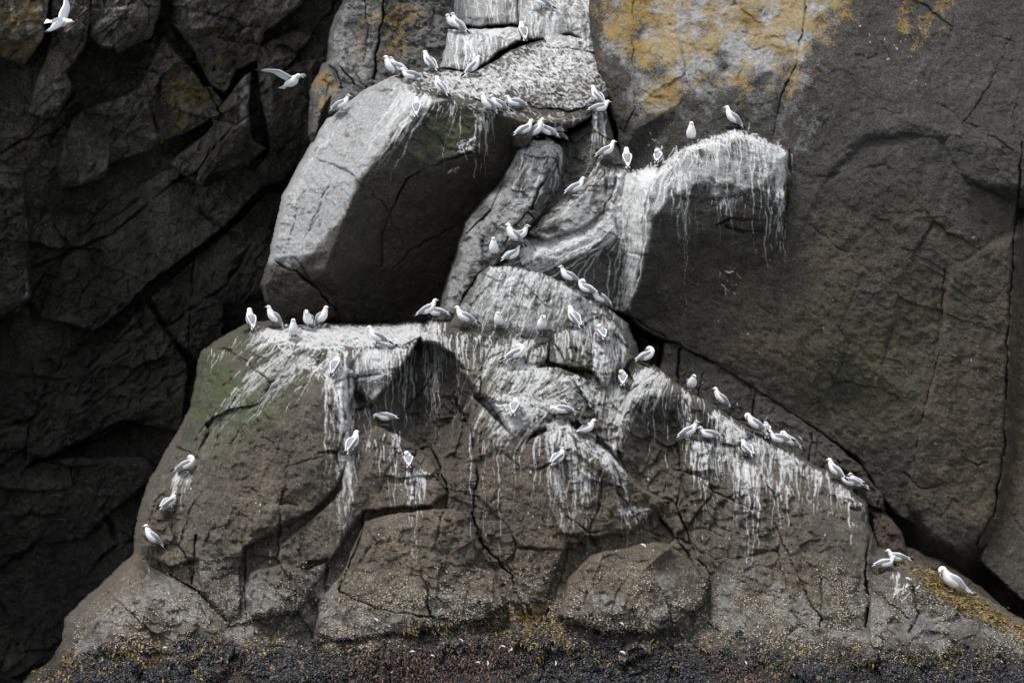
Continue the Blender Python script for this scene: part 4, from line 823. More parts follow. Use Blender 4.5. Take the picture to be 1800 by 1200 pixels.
for nm in names:
    R = ROCKS[nm]
    X, Y, H = R['X'], R['Y'], np.maximum(R['H'], R['floor'])
    wx, wy, wz = to_world(X, Y, H)
    V = np.stack([wx.ravel(), wy.ravel(), wz.ravel()], 1)
    ny, nx = X.shape
    keep = R['H'] > R['floor']
    q = keep[:-1, :-1] | keep[1:, :-1] | keep[:-1, 1:] | keep[1:, 1:]
    jj, ii = np.nonzero(q)
    a = jj * nx + ii
    Q = np.stack([a, a + nx, a + nx + 1, a + 1], 1)
    used = np.zeros(ny * nx, bool); used[Q.ravel()] = True
    remap = np.cumsum(used) - 1
    V = V[used]; Q = remap[Q]
    me = mesh_from(nm, V, Q, MATS[nm])
    fx, fy = X.ravel()[used], Y.ravel()[used]
    cs = np.ones((len(V), 4), np.float32); ct = np.ones((len(V), 4), np.float32)
    for k, key in enumerate(('streak', 'wash', 'lichen')): cs[:, k] = raster_at(R[key], fx, fy)
    for k, key in enumerate(('moss', 'brown', 'wet_shade')): ct[:, k] = raster_at(R[key], fx, fy)
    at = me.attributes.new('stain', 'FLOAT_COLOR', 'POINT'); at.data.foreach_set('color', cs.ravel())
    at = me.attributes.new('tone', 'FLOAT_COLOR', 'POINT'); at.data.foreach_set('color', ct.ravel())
    o = link(nm, me)
    if nm == 'wedge_boulder': tag(o, 'huge wedge shaped boulder with a pale sloping face and dark overhanging underside', 'boulder')
    elif nm == 'rock_pillar': tag(o, 'grey leaning rock pillar with a crowd of gulls on its blunt top', 'rock pillar')
    else: tag(o, kind='structure')

# unseen roof and side rock, added to keep the sky off the cave wall
def big_block(name, pts_top, mat):
    """pts: grid of (px,py,h) rows -> sheet"""
    V = []; rows = len(pts_top); cols_ = len(pts_top[0])
    for r in pts_top:
        for p in r:
            V.append([float(c) for c in to_world(np.float64(p[0]), np.float64(p[1]), np.float64(p[2]))])
    Q = [[i * cols_ + j, (i + 1) * cols_ + j, (i + 1) * cols_ + j + 1, i * cols_ + j + 1] for i in range(rows - 1) for j in range(cols_ - 1)]
    me = mesh_from(name, np.array(V), np.array(Q), mat, False)
    o = link(name, me); tag(o, kind='structure'); return o
big_block('unseen_roof_block', [
    [(-900, -100, -9), (-300, -90, -8), (100, -110, -7), (400, -115, -7), (640, -115, -6)],
    [(-900, -150, -5), (-300, -150, -5), (100, -170, -5), (400, -180, -5), (600, -190, -5)],
    [(-900, -260, -4.6), (-300, -300, -4.6), (100, -330, -4.6), (400, -340, -4.6), (600, -330, -4.6)],
    [(-900, -700, -7), (-300, -800, -7), (100, -800, -7), (400, -800, -7), (600, -800, -7)]], MATS['cave_wall'])
big_block('unseen_side_block', [
    [(-140, -130, -8), (-140, 300, -9), (-140, 700, -11), (-140, 1400, -13)],
    [(-230, -160, -3), (-220, 300, -4), (-220, 700, -5), (-220, 1400, -6)],
    [(-360, -300, -3), (-330, 300, -3), (-330, 700, -2), (-330, 1400, -1)],
    [(-1400, -700, -4), (-1400, 300, -4), (-1400, 700, -3), (-1400, 1400, -2)]], MATS['cave_wall'])

# the sea below the frame
m, t, b = new_mat('sea_water'); g = G(t)
tc = g.node("ShaderNodeTexCoord")
b.inputs['Base Color'].default_value = rgb(.02, .035, .038); b.inputs['Roughness'].default_value = .12
bp = g.node("ShaderNodeBump"); bp.inputs['Strength'].default_value = .5; g.link(g.noise(tc.outputs['Object'], .8, 5), bp.inputs['Height']); g.link(bp.outputs[0], b.inputs['Normal'])
me = mesh_from('sea', np.array([[-600, -600, -.4], [600, -600, -.4], [600, 60, -.4], [-600, 60, -.4]]), np.array([[0, 1, 2, 3]]), m)
tag(link('sea', me), kind='structure')

# ------------------------------------------------------------------ shore life on the outcrop (uncountable)
RO = ROCKS[O]
HO = RO['H']
def surf(px, py):
    i = np.clip(((px - RO['X'][0, 0]) / ST).astype(int), 1, HO.shape[1] - 2); j = np.clip(((py - RO['Y'][0, 0]) / ST).astype(int), 1, HO.shape[0] - 2)
    return HO[j, i]
mus_x = [0, 100, 250, 380, 530, 620, 700, 850, 940, 1000, 1100, 1240, 1350, 1480, 1550, 1620, 1700, 1800, 1960]
mus_y = [1190, 1158, 1142, 1134, 1116, 1142, 1114, 1098, 1088, 1112, 1122, 1116, 1134, 1144, 1156, 1154, 1150, 1134, 1180]
def limit(px): return 3 + np.interp(px, mus_x, mus_y)

def attr_mat(name, rough, mult=1.0, spec=.5):
    m, t, b = new_mat(name); g = G(t)
    a = g.node("ShaderNodeAttribute", attribute_name='tint'); tc = g.node("ShaderNodeTexCoord")
    c = g.mix(1.0, a.outputs['Color'], g.ramp(g.noise(tc.outputs['Object'], 160, 2), .3, .7, .75, 1.25), 'MULTIPLY')
    g.link(c, b.inputs['Base Color']); b.inputs['Roughness'].default_value = rough; b.inputs['Specular IOR Level'].default_value = spec
    return m

def scatter(name, px, py, shape, faces, size, up, tint, mat, kind='stuff', smooth=False, orient='random'):
    """bake one small shape at many places into ONE mesh"""
    n = len(px); h = surf(px, py)
    wx, wy, wz = to_world(px, py, h)
    c = np.stack([wx, wy, wz], 1)
    # surface normal from the relief
    e = 4.0
    dhx = (surf(px + e, py) - surf(px - e, py)) / (2 * e / PPM); dhy = (surf(px, py + e) - surf(px, py - e)) / (2 * e / PPM)
    N = np.stack([-np.clip(dhx, -2, 2), -np.ones(n), np.clip(dhy, -2, 2)], 1); N /= np.linalg.norm(N, axis=1)[:, None]
    N = N + RNG.normal(0, up, (n, 3)); N /= np.linalg.norm(N, axis=1)[:, None]
    A = RNG.normal(0, 1, (n, 3))
    if orient == 'hang': A = A * .5 + np.array([0, 0, -1.2])
    A -= (A * N).sum(1)[:, None] * N; A /= np.linalg.norm(A, axis=1)[:, None]
    B = np.cross(N, A)
    sh = np.array(shape, float)
    s = size[:, None, None]
    V = c[:, None, :] + s * (sh[None, :, 0:1] * A[:, None, :] + sh[None, :, 1:2] * B[:, None, :] + sh[None, :, 2:3] * N[:, None, :])
    k = len(sh); F = np.array(faces)
    Q = (np.arange(n)[:, None, None] * k + F[None]).reshape(-1, F.shape[1])
    me = mesh_from(name, V.reshape(-1, 3), Q, mat, smooth)
    t4 = np.ones((n, k, 4), np.float32); t4[:, :, :3] = tint[:, None, :]
    at = me.attributes.new('tint', 'FLOAT_COLOR', 'POINT'); at.data.foreach_set('color', t4.ravel())
    o = link(name, me); tag(o, kind=kind)
    return o

MUSSEL = [(-1, 0, .05), (.1, .42, .2), (.1, -.42, .2), (.15, 0, .62), (1, 0, .25), (0, 0, -.2)]
MUSF = [(0, 3, 1), (0, 2, 3), (1, 3, 4), (3, 2, 4), (0, 1, 5), (0, 5, 2), (1, 4, 5), (5, 4, 2)]
CONE = [(math.cos(a) , math.sin(a), 0) for a in np.linspace(0, 2 * math.pi, 6)[:-1]] + [(.42 * math.cos(a), .42 * math.sin(a), .75) for a in np.linspace(0, 2 * math.pi, 6)[:-1]]
CONEF = [(i, (i + 1) % 5, 5 + (i + 1) % 5, 5 + i) for i in range(5)]
CONEF3 = [t for q in CONEF for t in ((q[0], q[1], q[2]), (q[0], q[2], q[3]))] + [(5, 6, 7), (5, 7, 8), (5, 8, 9)]
BLADE = [(0, .12, 0), (0, -.12, 0), (.5, .16, .45), (.5, -.16, .45), (1.1, .03, .5), (1.1, -.03, .5)]
BLADEF = [(0, 1, 3, 2), (2, 3, 5, 4)]

n = 70000
px = RNG.uniform(20, 1900, n); py = RNG.uniform(1075, 1255, n)
red = poly_mask(px, py, P('600,1150 700,1122 900,1130 930,1170 960,1300 540,1300'), 30) + poly_mask(px, py, P('1240,1160 1330,1150 1390,1180 1400,1300 1240,1300'), 24) + poly_mask(px, py, P('370,1170 430,1150 470,1300 370,1300'), 24)
edge = py - limit(px) + 85 * fbm(px, py, 80, 5, 500, .68) + 2
pr = np.clip(edge / 22, 0, 1) * np.clip(1.15 - red, .05, 1) * np.where(fbm(px, py, 34, 2, 510) > .32, .25, 1)
m = RNG.uniform(0, 1, n) < pr
px, py = px[m], py[m]
v = RNG.uniform(0, 1, len(px))[:, None]
tint = np.array([[.010, .0108, .012]]) * (1 - v) + np.array([[.085, .09, .10]]) * v ** 4 + ((RNG.uniform(0, 1, len(px)) < .05) | (fbm(px, py, 26, 3, 515) > .42))[:, None] * np.array([[.13, .095, .055]])
scatter('mussel_bed', px, py, MUSSEL, MUSF, RNG.uniform(.022, .048, len(px)), .6, tint, attr_mat('mussel_shell', .3, spec=.35), smooth=True)

n = 190000
px = RNG.uniform(90, 1900, n); py = RNG.uniform(930, 1250, n)
band = np.clip((py - 985 - 45 * fbm(px, py, 130, 3, 520)) / 90, 0, 1) * np.clip((limit(px) + 42 - py) / 40, 0, 1) * np.clip(.5 + 2.0 * fbm(px, py, 60, 4, 530, .65), .02, 1)
ok = py > np.interp(px, [90, 120, 165, 240, 1500, 1530, 1600, 1800, 1960], [1160, 1096, 1056, 985, 940, 990, 1012, 1110, 1200])
m = (RNG.uniform(0, 1, n) < band * .62) & ok
px, py = px[m], py[m]
v = RNG.uniform(0, 1, len(px))[:, None]
tint = np.array([[.26, .22, .165]]) * (1 - v) + np.array([[.55, .49, .40]]) * v
scatter('barnacles', px, py, CONE, CONEF3, RNG.uniform(.0052, .0088, len(px)) + .008 * RNG.uniform(0, 1, len(px)) ** 4, .2, tint, attr_mat('barnacle_shell', .8, spec=.3))

n = 90000
px = RNG.uniform(30, 1900, n); py = RNG.uniform(960, 1255, n)
dens = np.zeros(n)
red = poly_mask(px, py, P('600,1150 700,1122 900,1130 930,1170 960,1300 540,1300'), 30) + poly_mask(px, py, P('1240,1160 1330,1150 1390,1180 1400,1300 1240,1300'), 24) + poly_mask(px, py, P('370,1170 430,1150 470,1300 370,1300'), 24)
red = np.clip(red, 0, 1) + .5 * (fbm(px, py, 36, 3, 570) > .3) * (py > limit(px) + 8) + .1 * np.clip((py - limit(px)) / 20, 0, 1)
m = RNG.uniform(0, 1, n) < red * .7
v = RNG.uniform(0, 1, m.sum())[:, None]
tint = np.array([[.055, .030, .022]]) * (1 - v) + np.array([[.15, .085, .06]]) * v
scatter('algae_turf', px[m], py[m], BLADE, BLADEF, RNG.uniform(.025, .06, m.sum()), .6, tint, attr_mat('algae_frond', .6), orient='hang')
olive = poly_mask(px, py, P('1570,985 1640,1008 1720,1050 1800,1100 1960,1190 1960,1220 1790,1120 1700,1076 1620,1030'), 12) + .8 * poly_mask(px, py, P('840,1110 900,1080 960,1075 980,1110 900,1125'), 26) + .8 * poly_mask(px, py, P('50,1200 90,1165 130,1150 120,1200 60,1230'), 20) + .6 * np.clip(1 - np.abs(py - limit(px) - 4) / 34, 0, 1) * (fbm(px, py, 42, 3, 560) > .12) + .8 * (fbm(px, py, 30, 3, 565) > .4) * (py > limit(px))
m = RNG.uniform(0, 1, n) < np.clip(olive, 0, 1)
v = RNG.uniform(0, 1, m.sum())[:, None]
tint = np.array([[.08, .05, .012]]) * (1 - v) + np.array([[.30, .195, .03]]) * v
ex, ey = in_poly(P('1590,990 1640,1006 1720,1048 1800,1098 1960,1186 1960,1212 1790,1122 1700,1078 1630,1034'), 2600)
ex2, ey2 = in_poly(P('845,1112 900,1082 965,1076 985,1112 900,1130'), 500)
px = np.r_[px[m], ex, ex2]; py = np.r_[py[m], ey, ey2]
v = RNG.uniform(0, 1, len(px))[:, None]
tint = np.array([[.08, .05, .012]]) * (1 - v) + np.array([[.29, .19, .03]]) * v
m = np.ones(len(px), bool)
scatter('seaweed', px[m], py[m], BLADE, BLADEF, RNG.uniform(.03, .075, m.sum()), .6, tint, attr_mat('seaweed_frond', .5), orient='hang')

# small shed feathers caught on the shore rock
fm, ft, fb = new_mat('feather_vane'); g = G(ft); tc = g.node("ShaderNodeTexCoord")
g.link(g.mix(g.noise(tc.outputs['Object'], 90, 2), rgb(.62, .62, .62), rgb(.82, .82, .81)), fb.inputs['Base Color']); fb.inputs['Roughness'].default_value = .8
fv, fq = [], []
for k in range(6):
    u = k / 5; wd = .014 * math.sin(math.pi * min(1, .12 + u * .95)) + .001
    cx, cz = .09 * (u - .5), .025 * math.sin(u * 2.6)
    for s_ in (-1, 0, 1): fv.append((cx, -.004 - .006 * (1 - abs(s_)), cz + s_ * wd))
for k in range(5):
    for s_ in range(2):
        a = k * 3 + s_; fq.append((a, a + 3, a + 4, a + 1))
fme = mesh_from('feather', np.array(fv), np.array(fq), fm)
for (fx, fy, an) in [(884, 1137, 20), (290, 1139, 10), (730, 1117, 30), (763, 1115, 120), (660, 1090, 60), (725, 1146, 10), (760, 1153, 30), (810, 1127, 80), (897, 1140, 140), (1092, 1097, 50), (1250, 1150, 95), (1310, 1165, 80), (975, 1165, 110), (1094, 1148, 40), (840, 1165, 20), (856, 1165, 100), (690, 1177, 160), (1130, 960, 50), (1595, 1018, 40), (1612, 1030, 150)]:
    o = link('feather', fme)
    h = float(surf(np.array([fx]), np.array([fy]))[0]) + .03
    o.location = [float(c) for c in to_world(np.float64(fx), np.float64(fy), np.float64(h))]
    o.rotation_euler = (0, math.radians(an), 0); o.scale = [random.uniform(.7, 1.1)] * 3
    tag(o, 'small shed white feather caught on the shore rock or mussels', 'feather', 'shed feathers on the shore rock')

# ------------------------------------------------------------------ kittiwakes
def plume_mat():
    m, t, b = new_mat('plumage'); g = G(t)
    a = g.node("ShaderNodeAttribute", attribute_name='tint'); tc = g.node("ShaderNodeTexCoord")
    mp = g.node("ShaderNodeMapping"); mp.inputs['Scale'].default_value = (40, 130, 130); g.link(tc.outputs['Object'], mp.inputs[0])
    n1 = g.noise(mp.outputs[0], 1, 3)
    c = g.mix(1.0, a.outputs['Color'], g.ramp(n1, .3, .7, .86, 1.1), 'MULTIPLY')
    g.link(c, b.inputs['Base Color']); b.inputs['Roughness'].default_value = .85; b.inputs['Specular IOR Level'].default_value = .2
    bp = g.node("ShaderNodeBump"); bp.inputs['Strength'].default_value = .35; bp.inputs['Distance'].default_value = .004
    g.link(n1, bp.inputs['Height']); g.link(bp.outputs[0], b.inputs['Normal'])
    return m
def solid(name, c1, c2, rough):
    m, t, b = new_mat(name); g = G(t); tc = g.node("ShaderNodeTexCoord")
    g.link(g.mix(g.noise(tc.outputs['Object'], 60, 2), c1, c2), b.inputs['Base Color']); b.inputs['Roughness'].default_value = rough
    return m
PLUME = plume_mat()
BILL = solid('bill_horn', rgb(.62, .46, .06), rgb(.74, .58, .12), .4)
BILL_P = solid('bill_pale', rgb(.62, .45, .25), rgb(.6, .3, .2), .4)
EYE = solid('eye_gloss', rgb(.008, .007, .006), rgb(.015, .012, .01), .15)
LEG = solid('leg_black', rgb(.02, .018, .017), rgb(.04, .036, .033), .6)
LEG_P = solid('leg_pink', rgb(.5, .27, .24), rgb(.42, .24, .2), .6)
WHITE, GREY, DARK, BLACK = np.array([.80, .80, .79]), np.array([.235, .245, .268]), np.array([.09, .09, .10]), np.array([.012, .012, .013])

def crom(pts, n):
    pts = np.array(pts, float); k = len(pts)
    out = []
    ext = np.vstack([2 * pts[0] - pts[1], pts, 2 * pts[-1] - pts[-2]])
    for i in range(k - 1):
        p0, p1, p2, p3 = ext[i:i + 4]
        for t in np.linspace(0, 1, n, endpoint=False):
            out.append(.5 * ((2 * p1) + (-p0 + p2) * t + (2 * p0 - 5 * p1 + 4 * p2 - p3) * t * t + (-p0 + 3 * p1 - 3 * p2 + p3) * t ** 3))
    out.append(pts[-1]); return np.array(out)

def sweep(path, sub=4, ns=14):
    """rings of (x,y,z,half_width,half_height) swept along the path; returns verts, quads, per-vertex (t, angle)"""
    p = crom(path, sub); n = len(p)
    T = np.gradient(p[:, :3], axis=0); T /= np.linalg.norm(T, axis=1)[:, None] + 1e-9
    side = np.array([0, 1.0, 0]); V, info = [], []
    prev = side
    for i in range(n):
        s_ = prev - T[i] * np.dot(prev, T[i]); s_ /= np.linalg.norm(s_) + 1e-9; prev = s_
        u = np.cross(T[i], s_)
        u = -u if np.dot(u, np.array([0, 0, 1])) < -.2 and i == 0 else u
        for k in range(ns):
            a = 2 * math.pi * k / ns
            V.append(p[i, :3] + s_ * math.cos(a) * max(p[i, 3], 1e-4) + u * math.sin(a) * max(p[i, 4], 1e-4)); info.append((i / (n - 1), a))
    Q = [(i * ns + k, i * ns + (k + 1) % ns, (i + 1) * ns + (k + 1) % ns, (i + 1) * ns + k) for i in range(n - 1) for k in range(ns)]
    V.append(p[0, :3]); V.append(p[-1, :3]); c0, c1 = len(V) - 2, len(V) - 1
    info += [(0, 0), (1, 0)]
    for k in range(ns):
        Q.append((c0, (k + 1) % ns, k, k)); Q.append((c1, (n - 1) * ns + k, (n - 1) * ns + (k + 1) % ns, (n - 1) * ns + (k + 1) % ns))
    return np.array(V), Q, info

def build_mesh(name, V, Q, mat, tint=None):
    me = bpy.data.meshes.new(name)
    fs = []
    for f in Q:
        g_ = []
        for i in f:
            if int(i) not in g_: g_.append(int(i))
        if len(g_) > 2: fs.append(g_)
    me.from_pydata([tuple(v) for v in V], [], fs); me.update()
    me.polygons.foreach_set('use_smooth', np.ones(len(me.polygons), bool))
    me.materials.append(mat)
    if tint is not None:
        t4 = np.ones((len(V), 4), np.float32); t4[:, :3] = tint
        at = me.attributes.new('tint', 'FLOAT_COLOR', 'POINT'); at.data.foreach_set('color', t4.ravel())
    return me

def pitch(pts, ang, piv):
    c, s_ = math.cos(ang), math.sin(ang); out = []
    for p in pts:
        x, z = p[0] - piv[0], p[2] - piv[1]
        out.append((piv[0] + x * c - z * s_, p[1], piv[1] + x * s_ + z * c) + tuple(p[3:]))
    return out

TORSO = [(-.155, 0, .118, .016, .010), (-.125, 0, .122, .032, .024), (-.085, 0, .126, .048, .047), (-.03, 0, .127, .063, .068), (.03, 0, .130, .066, .072), (.075, 0, .140, .058, .065)]
# neck and head after the chest, in the standing frame, by pose: (points, body pitch, hip height change)
POSES = {
 'stand':  dict(pt=22, dz=.0,  neck=[(.098, 0, .222, .038, .040), (.106, 0, .250, .031, .032), (.120, 0, .274, .0305, .031), (.142, 0, .278, .023, .023), (.156, 0, .275, .010, .011)]),
 'upright': dict(pt=38, dz=.0, neck=[(.076, 0, .242, .042, .044), (.080, 0, .270, .033, .034), (.093, 0, .294, .0325, .032), (.115, 0, .298, .024, .024), (.129, 0, .295, .010, .011)]),
 'low':    dict(pt=7, dz=-.045, neck=[(.108, 0, .132, .038, .038), (.122, 0, .160, .031, .032), (.138, 0, .180, .0305, .031), (.160, 0, .182, .023, .023), (.174, 0, .179, .010, .011)]),
 'hunch':  dict(pt=26, dz=-.035, neck=[(.092, 0, .178, .042, .042), (.096, 0, .200, .034, .034), (.110, .008, .220, .031, .031), (.130, .018, .220, .023, .023), (.142, .024, .215, .010, .011)]),
 'preen':  dict(pt=20, dz=-.02, neck=[(.098, 0, .188, .043, .046), (.090, .012, .222, .034, .034), (.062, .026, .238, .032, .031), (.034, .036, .226, .025, .024), (.018, .042, .214, .011, .012)]),
 'bow':    dict(pt=30, dz=-.01, neck=[(.094, 0, .222, .040, .042), (.108, 0, .252, .034, .034), (.136, .006, .250, .031, .031), (.148, .012, .226, .024, .024), (.146, .016, .208, .011, .012)]),
 'bend':   dict(pt=2, dz=.005, neck=[(.118, 0, .152, .040, .040), (.146, 0, .160, .031, .031), (.172, 0, .150, .0305, .030), (.184, 0, .130, .023, .023), (.186, 0, .114, .010, .011)]),
 'flap':   dict(pt=16, dz=.0, neck=[(.102, 0, .205, .038, .040), (.112, 0, .232, .031, .032), (.128, 0, .252, .0305, .031), (.150, 0, .254, .023, .023), (.164, 0, .250, .010, .011)]),
 'fly':    dict(pt=0, dz=.0, neck=[(.115, 0, .150, .040, .042), (.145, 0, .156, .032, .033), (.172, 0, .160, .0305, .030), (.192, 0, .158, .022, .022), (.204, 0, .155, .010, .011)]),
}

def spread_wing(side, dihedral, sweep_back, bend):
    """open wing: a thin curved aerofoil from shoulder to black tip"""
    V, tint = [], []
    st = 9
    rows = [(0, .05, -.085, .010), (.09, .058, -.09, .012), (.17, .070, -.075, .010), (.24, .065, -.055, .008), (.33, .035, -.055, .006), (.42, -.02, -.075, .004), (.47, -.07, -.095, .002)]
    rows = crom(rows, 2)
    for (s_, le, te, th) in rows:
        z = math.sin(dihedral) * s_ + (-bend * max(0, s_ - .2)); y = math.cos(dihedral) * s_
        for k in range(st):
            u = k / (st - 1)
            x = .05 + le + (te - le) * u - sweep_back * s_
            camber = .022 * math.sin(math.pi * u) * (1 - s_)
            V.append((x, side * (.035 + y), .150 + z + camber + th)); 
        for k in range(st):
            u = k / (st - 1)
            x = .05 + le + (te - le) * u - sweep_back * s_
            camber = .022 * math.sin(math.pi * u) * (1 - s_)
            V.append((x, side * (.035 + y), .150 + z + camber - th * (1 - u) - .001))
        for k in range(2 * st):
            tip = s_ > .40
            top = k < st
            c = BLACK if tip else (GREY * 1.05 if top else WHITE * .92)
            if not tip and top and (k % st) >= st - 2: c = WHITE
            tint.append(c)
    Q = []; w = 2 * st
    for i in range(len(rows) - 1):
        for k in range(st - 1):
            Q.append((i * w + k, i * w + k + 1, (i + 1) * w + k + 1, (i + 1) * w + k))
            Q.append((i * w + st + k, (i + 1) * w + st + k, (i + 1) * w + st + k + 1, i * w + st + k + 1))
        Q.append((i * w, (i + 1) * w, (i + 1) * w + st, i * w + st))
        Q.append((i * w + st - 1, i * w + w - 1, (i + 1) * w + w - 1, (i + 1) * w + st - 1))
    return V, Q, np.array(tint)

CACHE = {}
def bird_meshes(pose, mark, big=False, fly=0):
    key = (pose, mark, big, fly)
    if key in CACHE: return CACHE[key]
    D = POSES[pose]; piv = (0, .118); ang = math.radians(D['pt'])
    up = lambda pts: [(p[0], p[1], p[2] + D['dz']) + tuple(p[3:]) for p in pts]
    body = up(pitch(TORSO, ang, piv)) + D['neck']
    V, Q, info = sweep(body, 4, 16)
    nt_ = len(TORSO); ntot = len(body)
    hc = np.array(D['neck'][2][:3]); hf = np.array(D['neck'][4][:3]) - hc; hf /= np.linalg.norm(hf)
    hs = np.cross(np.array([0, 0, 1.0]), hf); hs /= np.linalg.norm(hs) + 1e-9; hu = np.cross(hf, hs)
    mantle = GREY if not big else GREY * 1.7
    tint = []
    for v, (t, a) in zip(V, info):
        f = t * (ntot - 1)
        c = WHITE
        if 1.0 < f < 4.9 and math.sin(a) > .15: c = mantle
        if 4.9 <= f < 5.8 and math.sin(a) > .25: c = mantle * .5 + WHITE * .5
        if big: c = c * .93
        r = (v - hc); x, y, z = r @ hf, abs(r @ hs), r @ hu
        if mark and abs(x + .006) < .010 and y > .016 and abs(z - .002) < .016: c = DARK
        if mark and x < -.014 and z > -.022 and f > 6.2: c = c * .45 + DARK * .55
        if mark and abs(x - .016) < .007 and y > .012 and abs(z - .006) < .01: c = DARK
        tint.append(c)
    out = [('body', build_mesh('kittiwake_body', V, Q, PLUME, np.array(tint)))]
    # tail
    tl = up(pitch([(-.14, 0, .121, .024, .010), (-.18, 0, .116, .026, .007), (-.222, 0, .109, .031, .005), (-.232, 0, .107, .029, .002)], ang, piv))
    if pose == 'fly': tl = [(-.14, 0, .121, .024, .012), (-.18, 0, .118, .042, .007), (-.225, 0, .116, .060, .004), (-.235, 0, .116, .056, .002)]
    tv, tq, _ = sweep(tl, 3, 10)
    out.append(('tail', build_mesh('kittiwake_tail', tv, tq, PLUME, np.tile(WHITE, (len(tv), 1)))))
    # wings
    for side in (1, -1):
        if pose in ('fly', 'flap'):
            if pose == 'flap':
                wv, wq, wt = spread_wing(side, 1.05, .55, .2)
                wv = [((x - .05) * .62 + .02, side * .035 + (y - side * .035) * .35, .15 + (z - .15) * .36 + .02) for x, y, z in wv]
                wt = np.where((wt == WHITE * .92).all(1)[:, None], GREY * .7, wt)
            elif fly == 1: wv, wq, wt = spread_wing(side, .62, .35, .35)
            else: wv, wq, wt = spread_wing(side, .30, .15, .15)
            out.append(('wing', build_mesh('kittiwake_wing', wv, wq, PLUME, wt)))
        else:
            s_ = side
            wp = [(.090, s_ * .030, .156, .006, .016), (.066, s_ * .045, .156, .014, .038), (.02, s_ * .052, .148, .015, .055), (-.04, s_ * .048, .143, .015, .057), (-.10, s_ * .034, .137, .013, .043), (-.155, s_ * .021, .131, .010, .028), (-.21, s_ * .012, .127, .007, .019), (-.262, s_ * .004, .124, .005, .012), (-.285, s_ * .001, .122, .002, .004)]
            wv, wq, wi = sweep(up(pitch(wp, ang, piv)), 4, 10)
            wt = []
            for (t, a) in wi:
                c = mantle
                if t > .735: c = BLACK if not big else WHITE * .8
                elif .66 < t <= .70: c = WHITE * .9
                if t < .70 and math.sin(a) < -.85: c = WHITE * .85
                wt.append(c)
            out.append(('wing', build_mesh('kittiwake_wing', wv, wq, PLUME, np.array(wt))))
    # bill
    ln = .036 if not big else .05
    tip = np.array(D['neck'][4][:3]) - hf * .006
    bp_ = [tuple(tip - hf * .004) + (.0085, .010), tuple(tip + hf * ln * .4) + (.0065, .0085), tuple(tip + hf * ln * .8 - hu * .001) + (.0045, .0065), tuple(tip + hf * ln - hu * .005) + (.0015, .002)]
    bv, bq, _ = sweep(bp_, 3, 8)
    out.append(('bill', build_mesh('kittiwake_bill', bv, bq, BILL if not big else BILL_P)))
    # eyes
    for side in (1, -1):
        e = hc + hf * .017 + hs * side * .0245 + hu * .007
        ev, eq, _ = sweep([tuple(e - hf * .0052) + (.0015, .0015), tuple(e - hf * .003) + (.0042, .0042), tuple(e) + (.0055, .0055), tuple(e + hf * .003) + (.0042, .0042), tuple(e + hf * .0052) + (.0015, .0015)], 2, 8)
        out.append(('eye', build_mesh('kittiwake_eye', ev, eq, EYE)))
    # legs with webbed feet
    if pose != 'fly':
        for side in (1, -1):
            y = side * .024; top = .10 + D['dz']
            k = 1.0
            lv, lq, _ = sweep([(.004, y, top, .012, .012), (.012, y, max(.035, top * .5), .0055, .0055), (.006, y, .012, .0048, .0048), (.008, y, .004, .006, .005)], 3, 8)
            out.append(('leg', build_mesh('kittiwake_leg', lv, lq, LEG if not big else LEG_P)))
            lq = []; b0 = 0
            lv = [(-.008, y, .004), (.052, y - .022, .002), (.060, y, .003), (.052, y + .022, .002), (.01, y, .011), (.0, y, .0)]
            lq += [(b0, b0 + 1, b0 + 4, b0 + 4), (b0 + 1, b0 + 2, b0 + 4, b0 + 4), (b0 + 2, b0 + 3, b0 + 4, b0 + 4), (b0 + 3, b0, b0 + 4, b0 + 4), (b0, b0 + 5, b0 + 1, b0 + 1), (b0 + 5, b0 + 2, b0 + 1, b0 + 1), (b0 + 5, b0 + 3, b0 + 2, b0 + 2), (b0, b0 + 3, b0 + 5, b0 + 5)]
            out.append(('foot', build_mesh('kittiwake_foot', lv, lq, LEG if not big else LEG_P)))
    CACHE[key] = out
    return out

PROTO = {}
def place_bird(name, pose, mark, loc, yaw, scale, label, cat, group, big=False, fly=0, rx=0.0, ry=0.0):
    key = (pose, mark, big, fly)
    if key in PROTO:
        root0, kids = PROTO[key]
        root = root0.copy(); col.objects.link(root)
        for kname, ko in kids:
            c = ko.copy(); col.objects.link(c); c.parent = last if kname == 'foot' else root
            if kname == 'leg': last = c
    else:
        root = bpy.data.objects.new(name, None); col.objects.link(root)
        kids = []
        for kname, me in bird_meshes(pose, mark, big, fly):
            o = link(kname, me, last if kname == 'foot' else root)
            if kname == 'leg': last = o
            kids.append((kname, o))
        PROTO[key] = (root, kids)
    root.empty_display_size = .1
    root.location = loc; root.rotation_euler = (rx, ry, math.radians(yaw)); root.scale = (scale, scale * 1.24, scale * 1.02)
    tag(root, label, cat, group)
    return root

for (bx, by, pose, yaw, mark, label), h in zip(BIRDS, bird_h):
    loc = [float(c) for c in to_world(np.float64(bx), np.float64(by), np.float64(h))]
    place_bird('kittiwake', pose, mark, loc, yaw + random.uniform(-6, 6), random.uniform(.84, .91), label, 'seabird', 'kittiwakes perched on the cliff')

def sky_bird(px, py, h, yaw, rx, ry, fly, label):
    loc = [float(c) for c in to_world(np.float64(px), np.float64(py), np.float64(h))]
    place_bird('kittiwake', 'fly', 0, loc, yaw, .95, label, 'seabird', 'kittiwakes in flight', fly=fly, rx=rx, ry=ry)
sky_bird(106, 52, 2.0, -8, math.radians(34), math.radians(6), 0, 'kittiwake banking in flight in front of the dark cave, top left')
sky_bird(515, 158, 3.0, -42, math.radians(-4), math.radians(-20), 1, 'kittiwake flying with raised wings beside the lichen covered buttress')

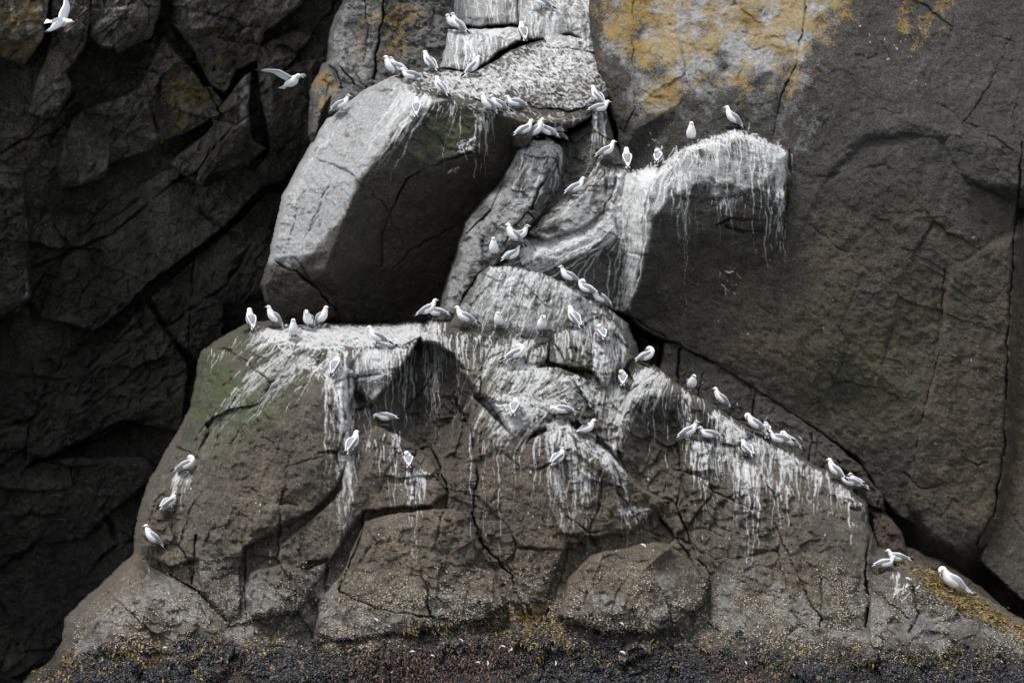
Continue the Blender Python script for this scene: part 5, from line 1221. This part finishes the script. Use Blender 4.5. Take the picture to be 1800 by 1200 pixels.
i = int((1672 - GX0) / ST); j = int((1038 - GY0) / ST)
loc = [float(c) for c in to_world(np.float64(1674), np.float64(1039), np.float64(FULL[j + 3, i] - .05))]
place_bird('large_gull', 'bow', 0, loc, 190, 1.25, 'large pale grey gull with pink legs preening above the yellow seaweed', 'gull', None, big=True)
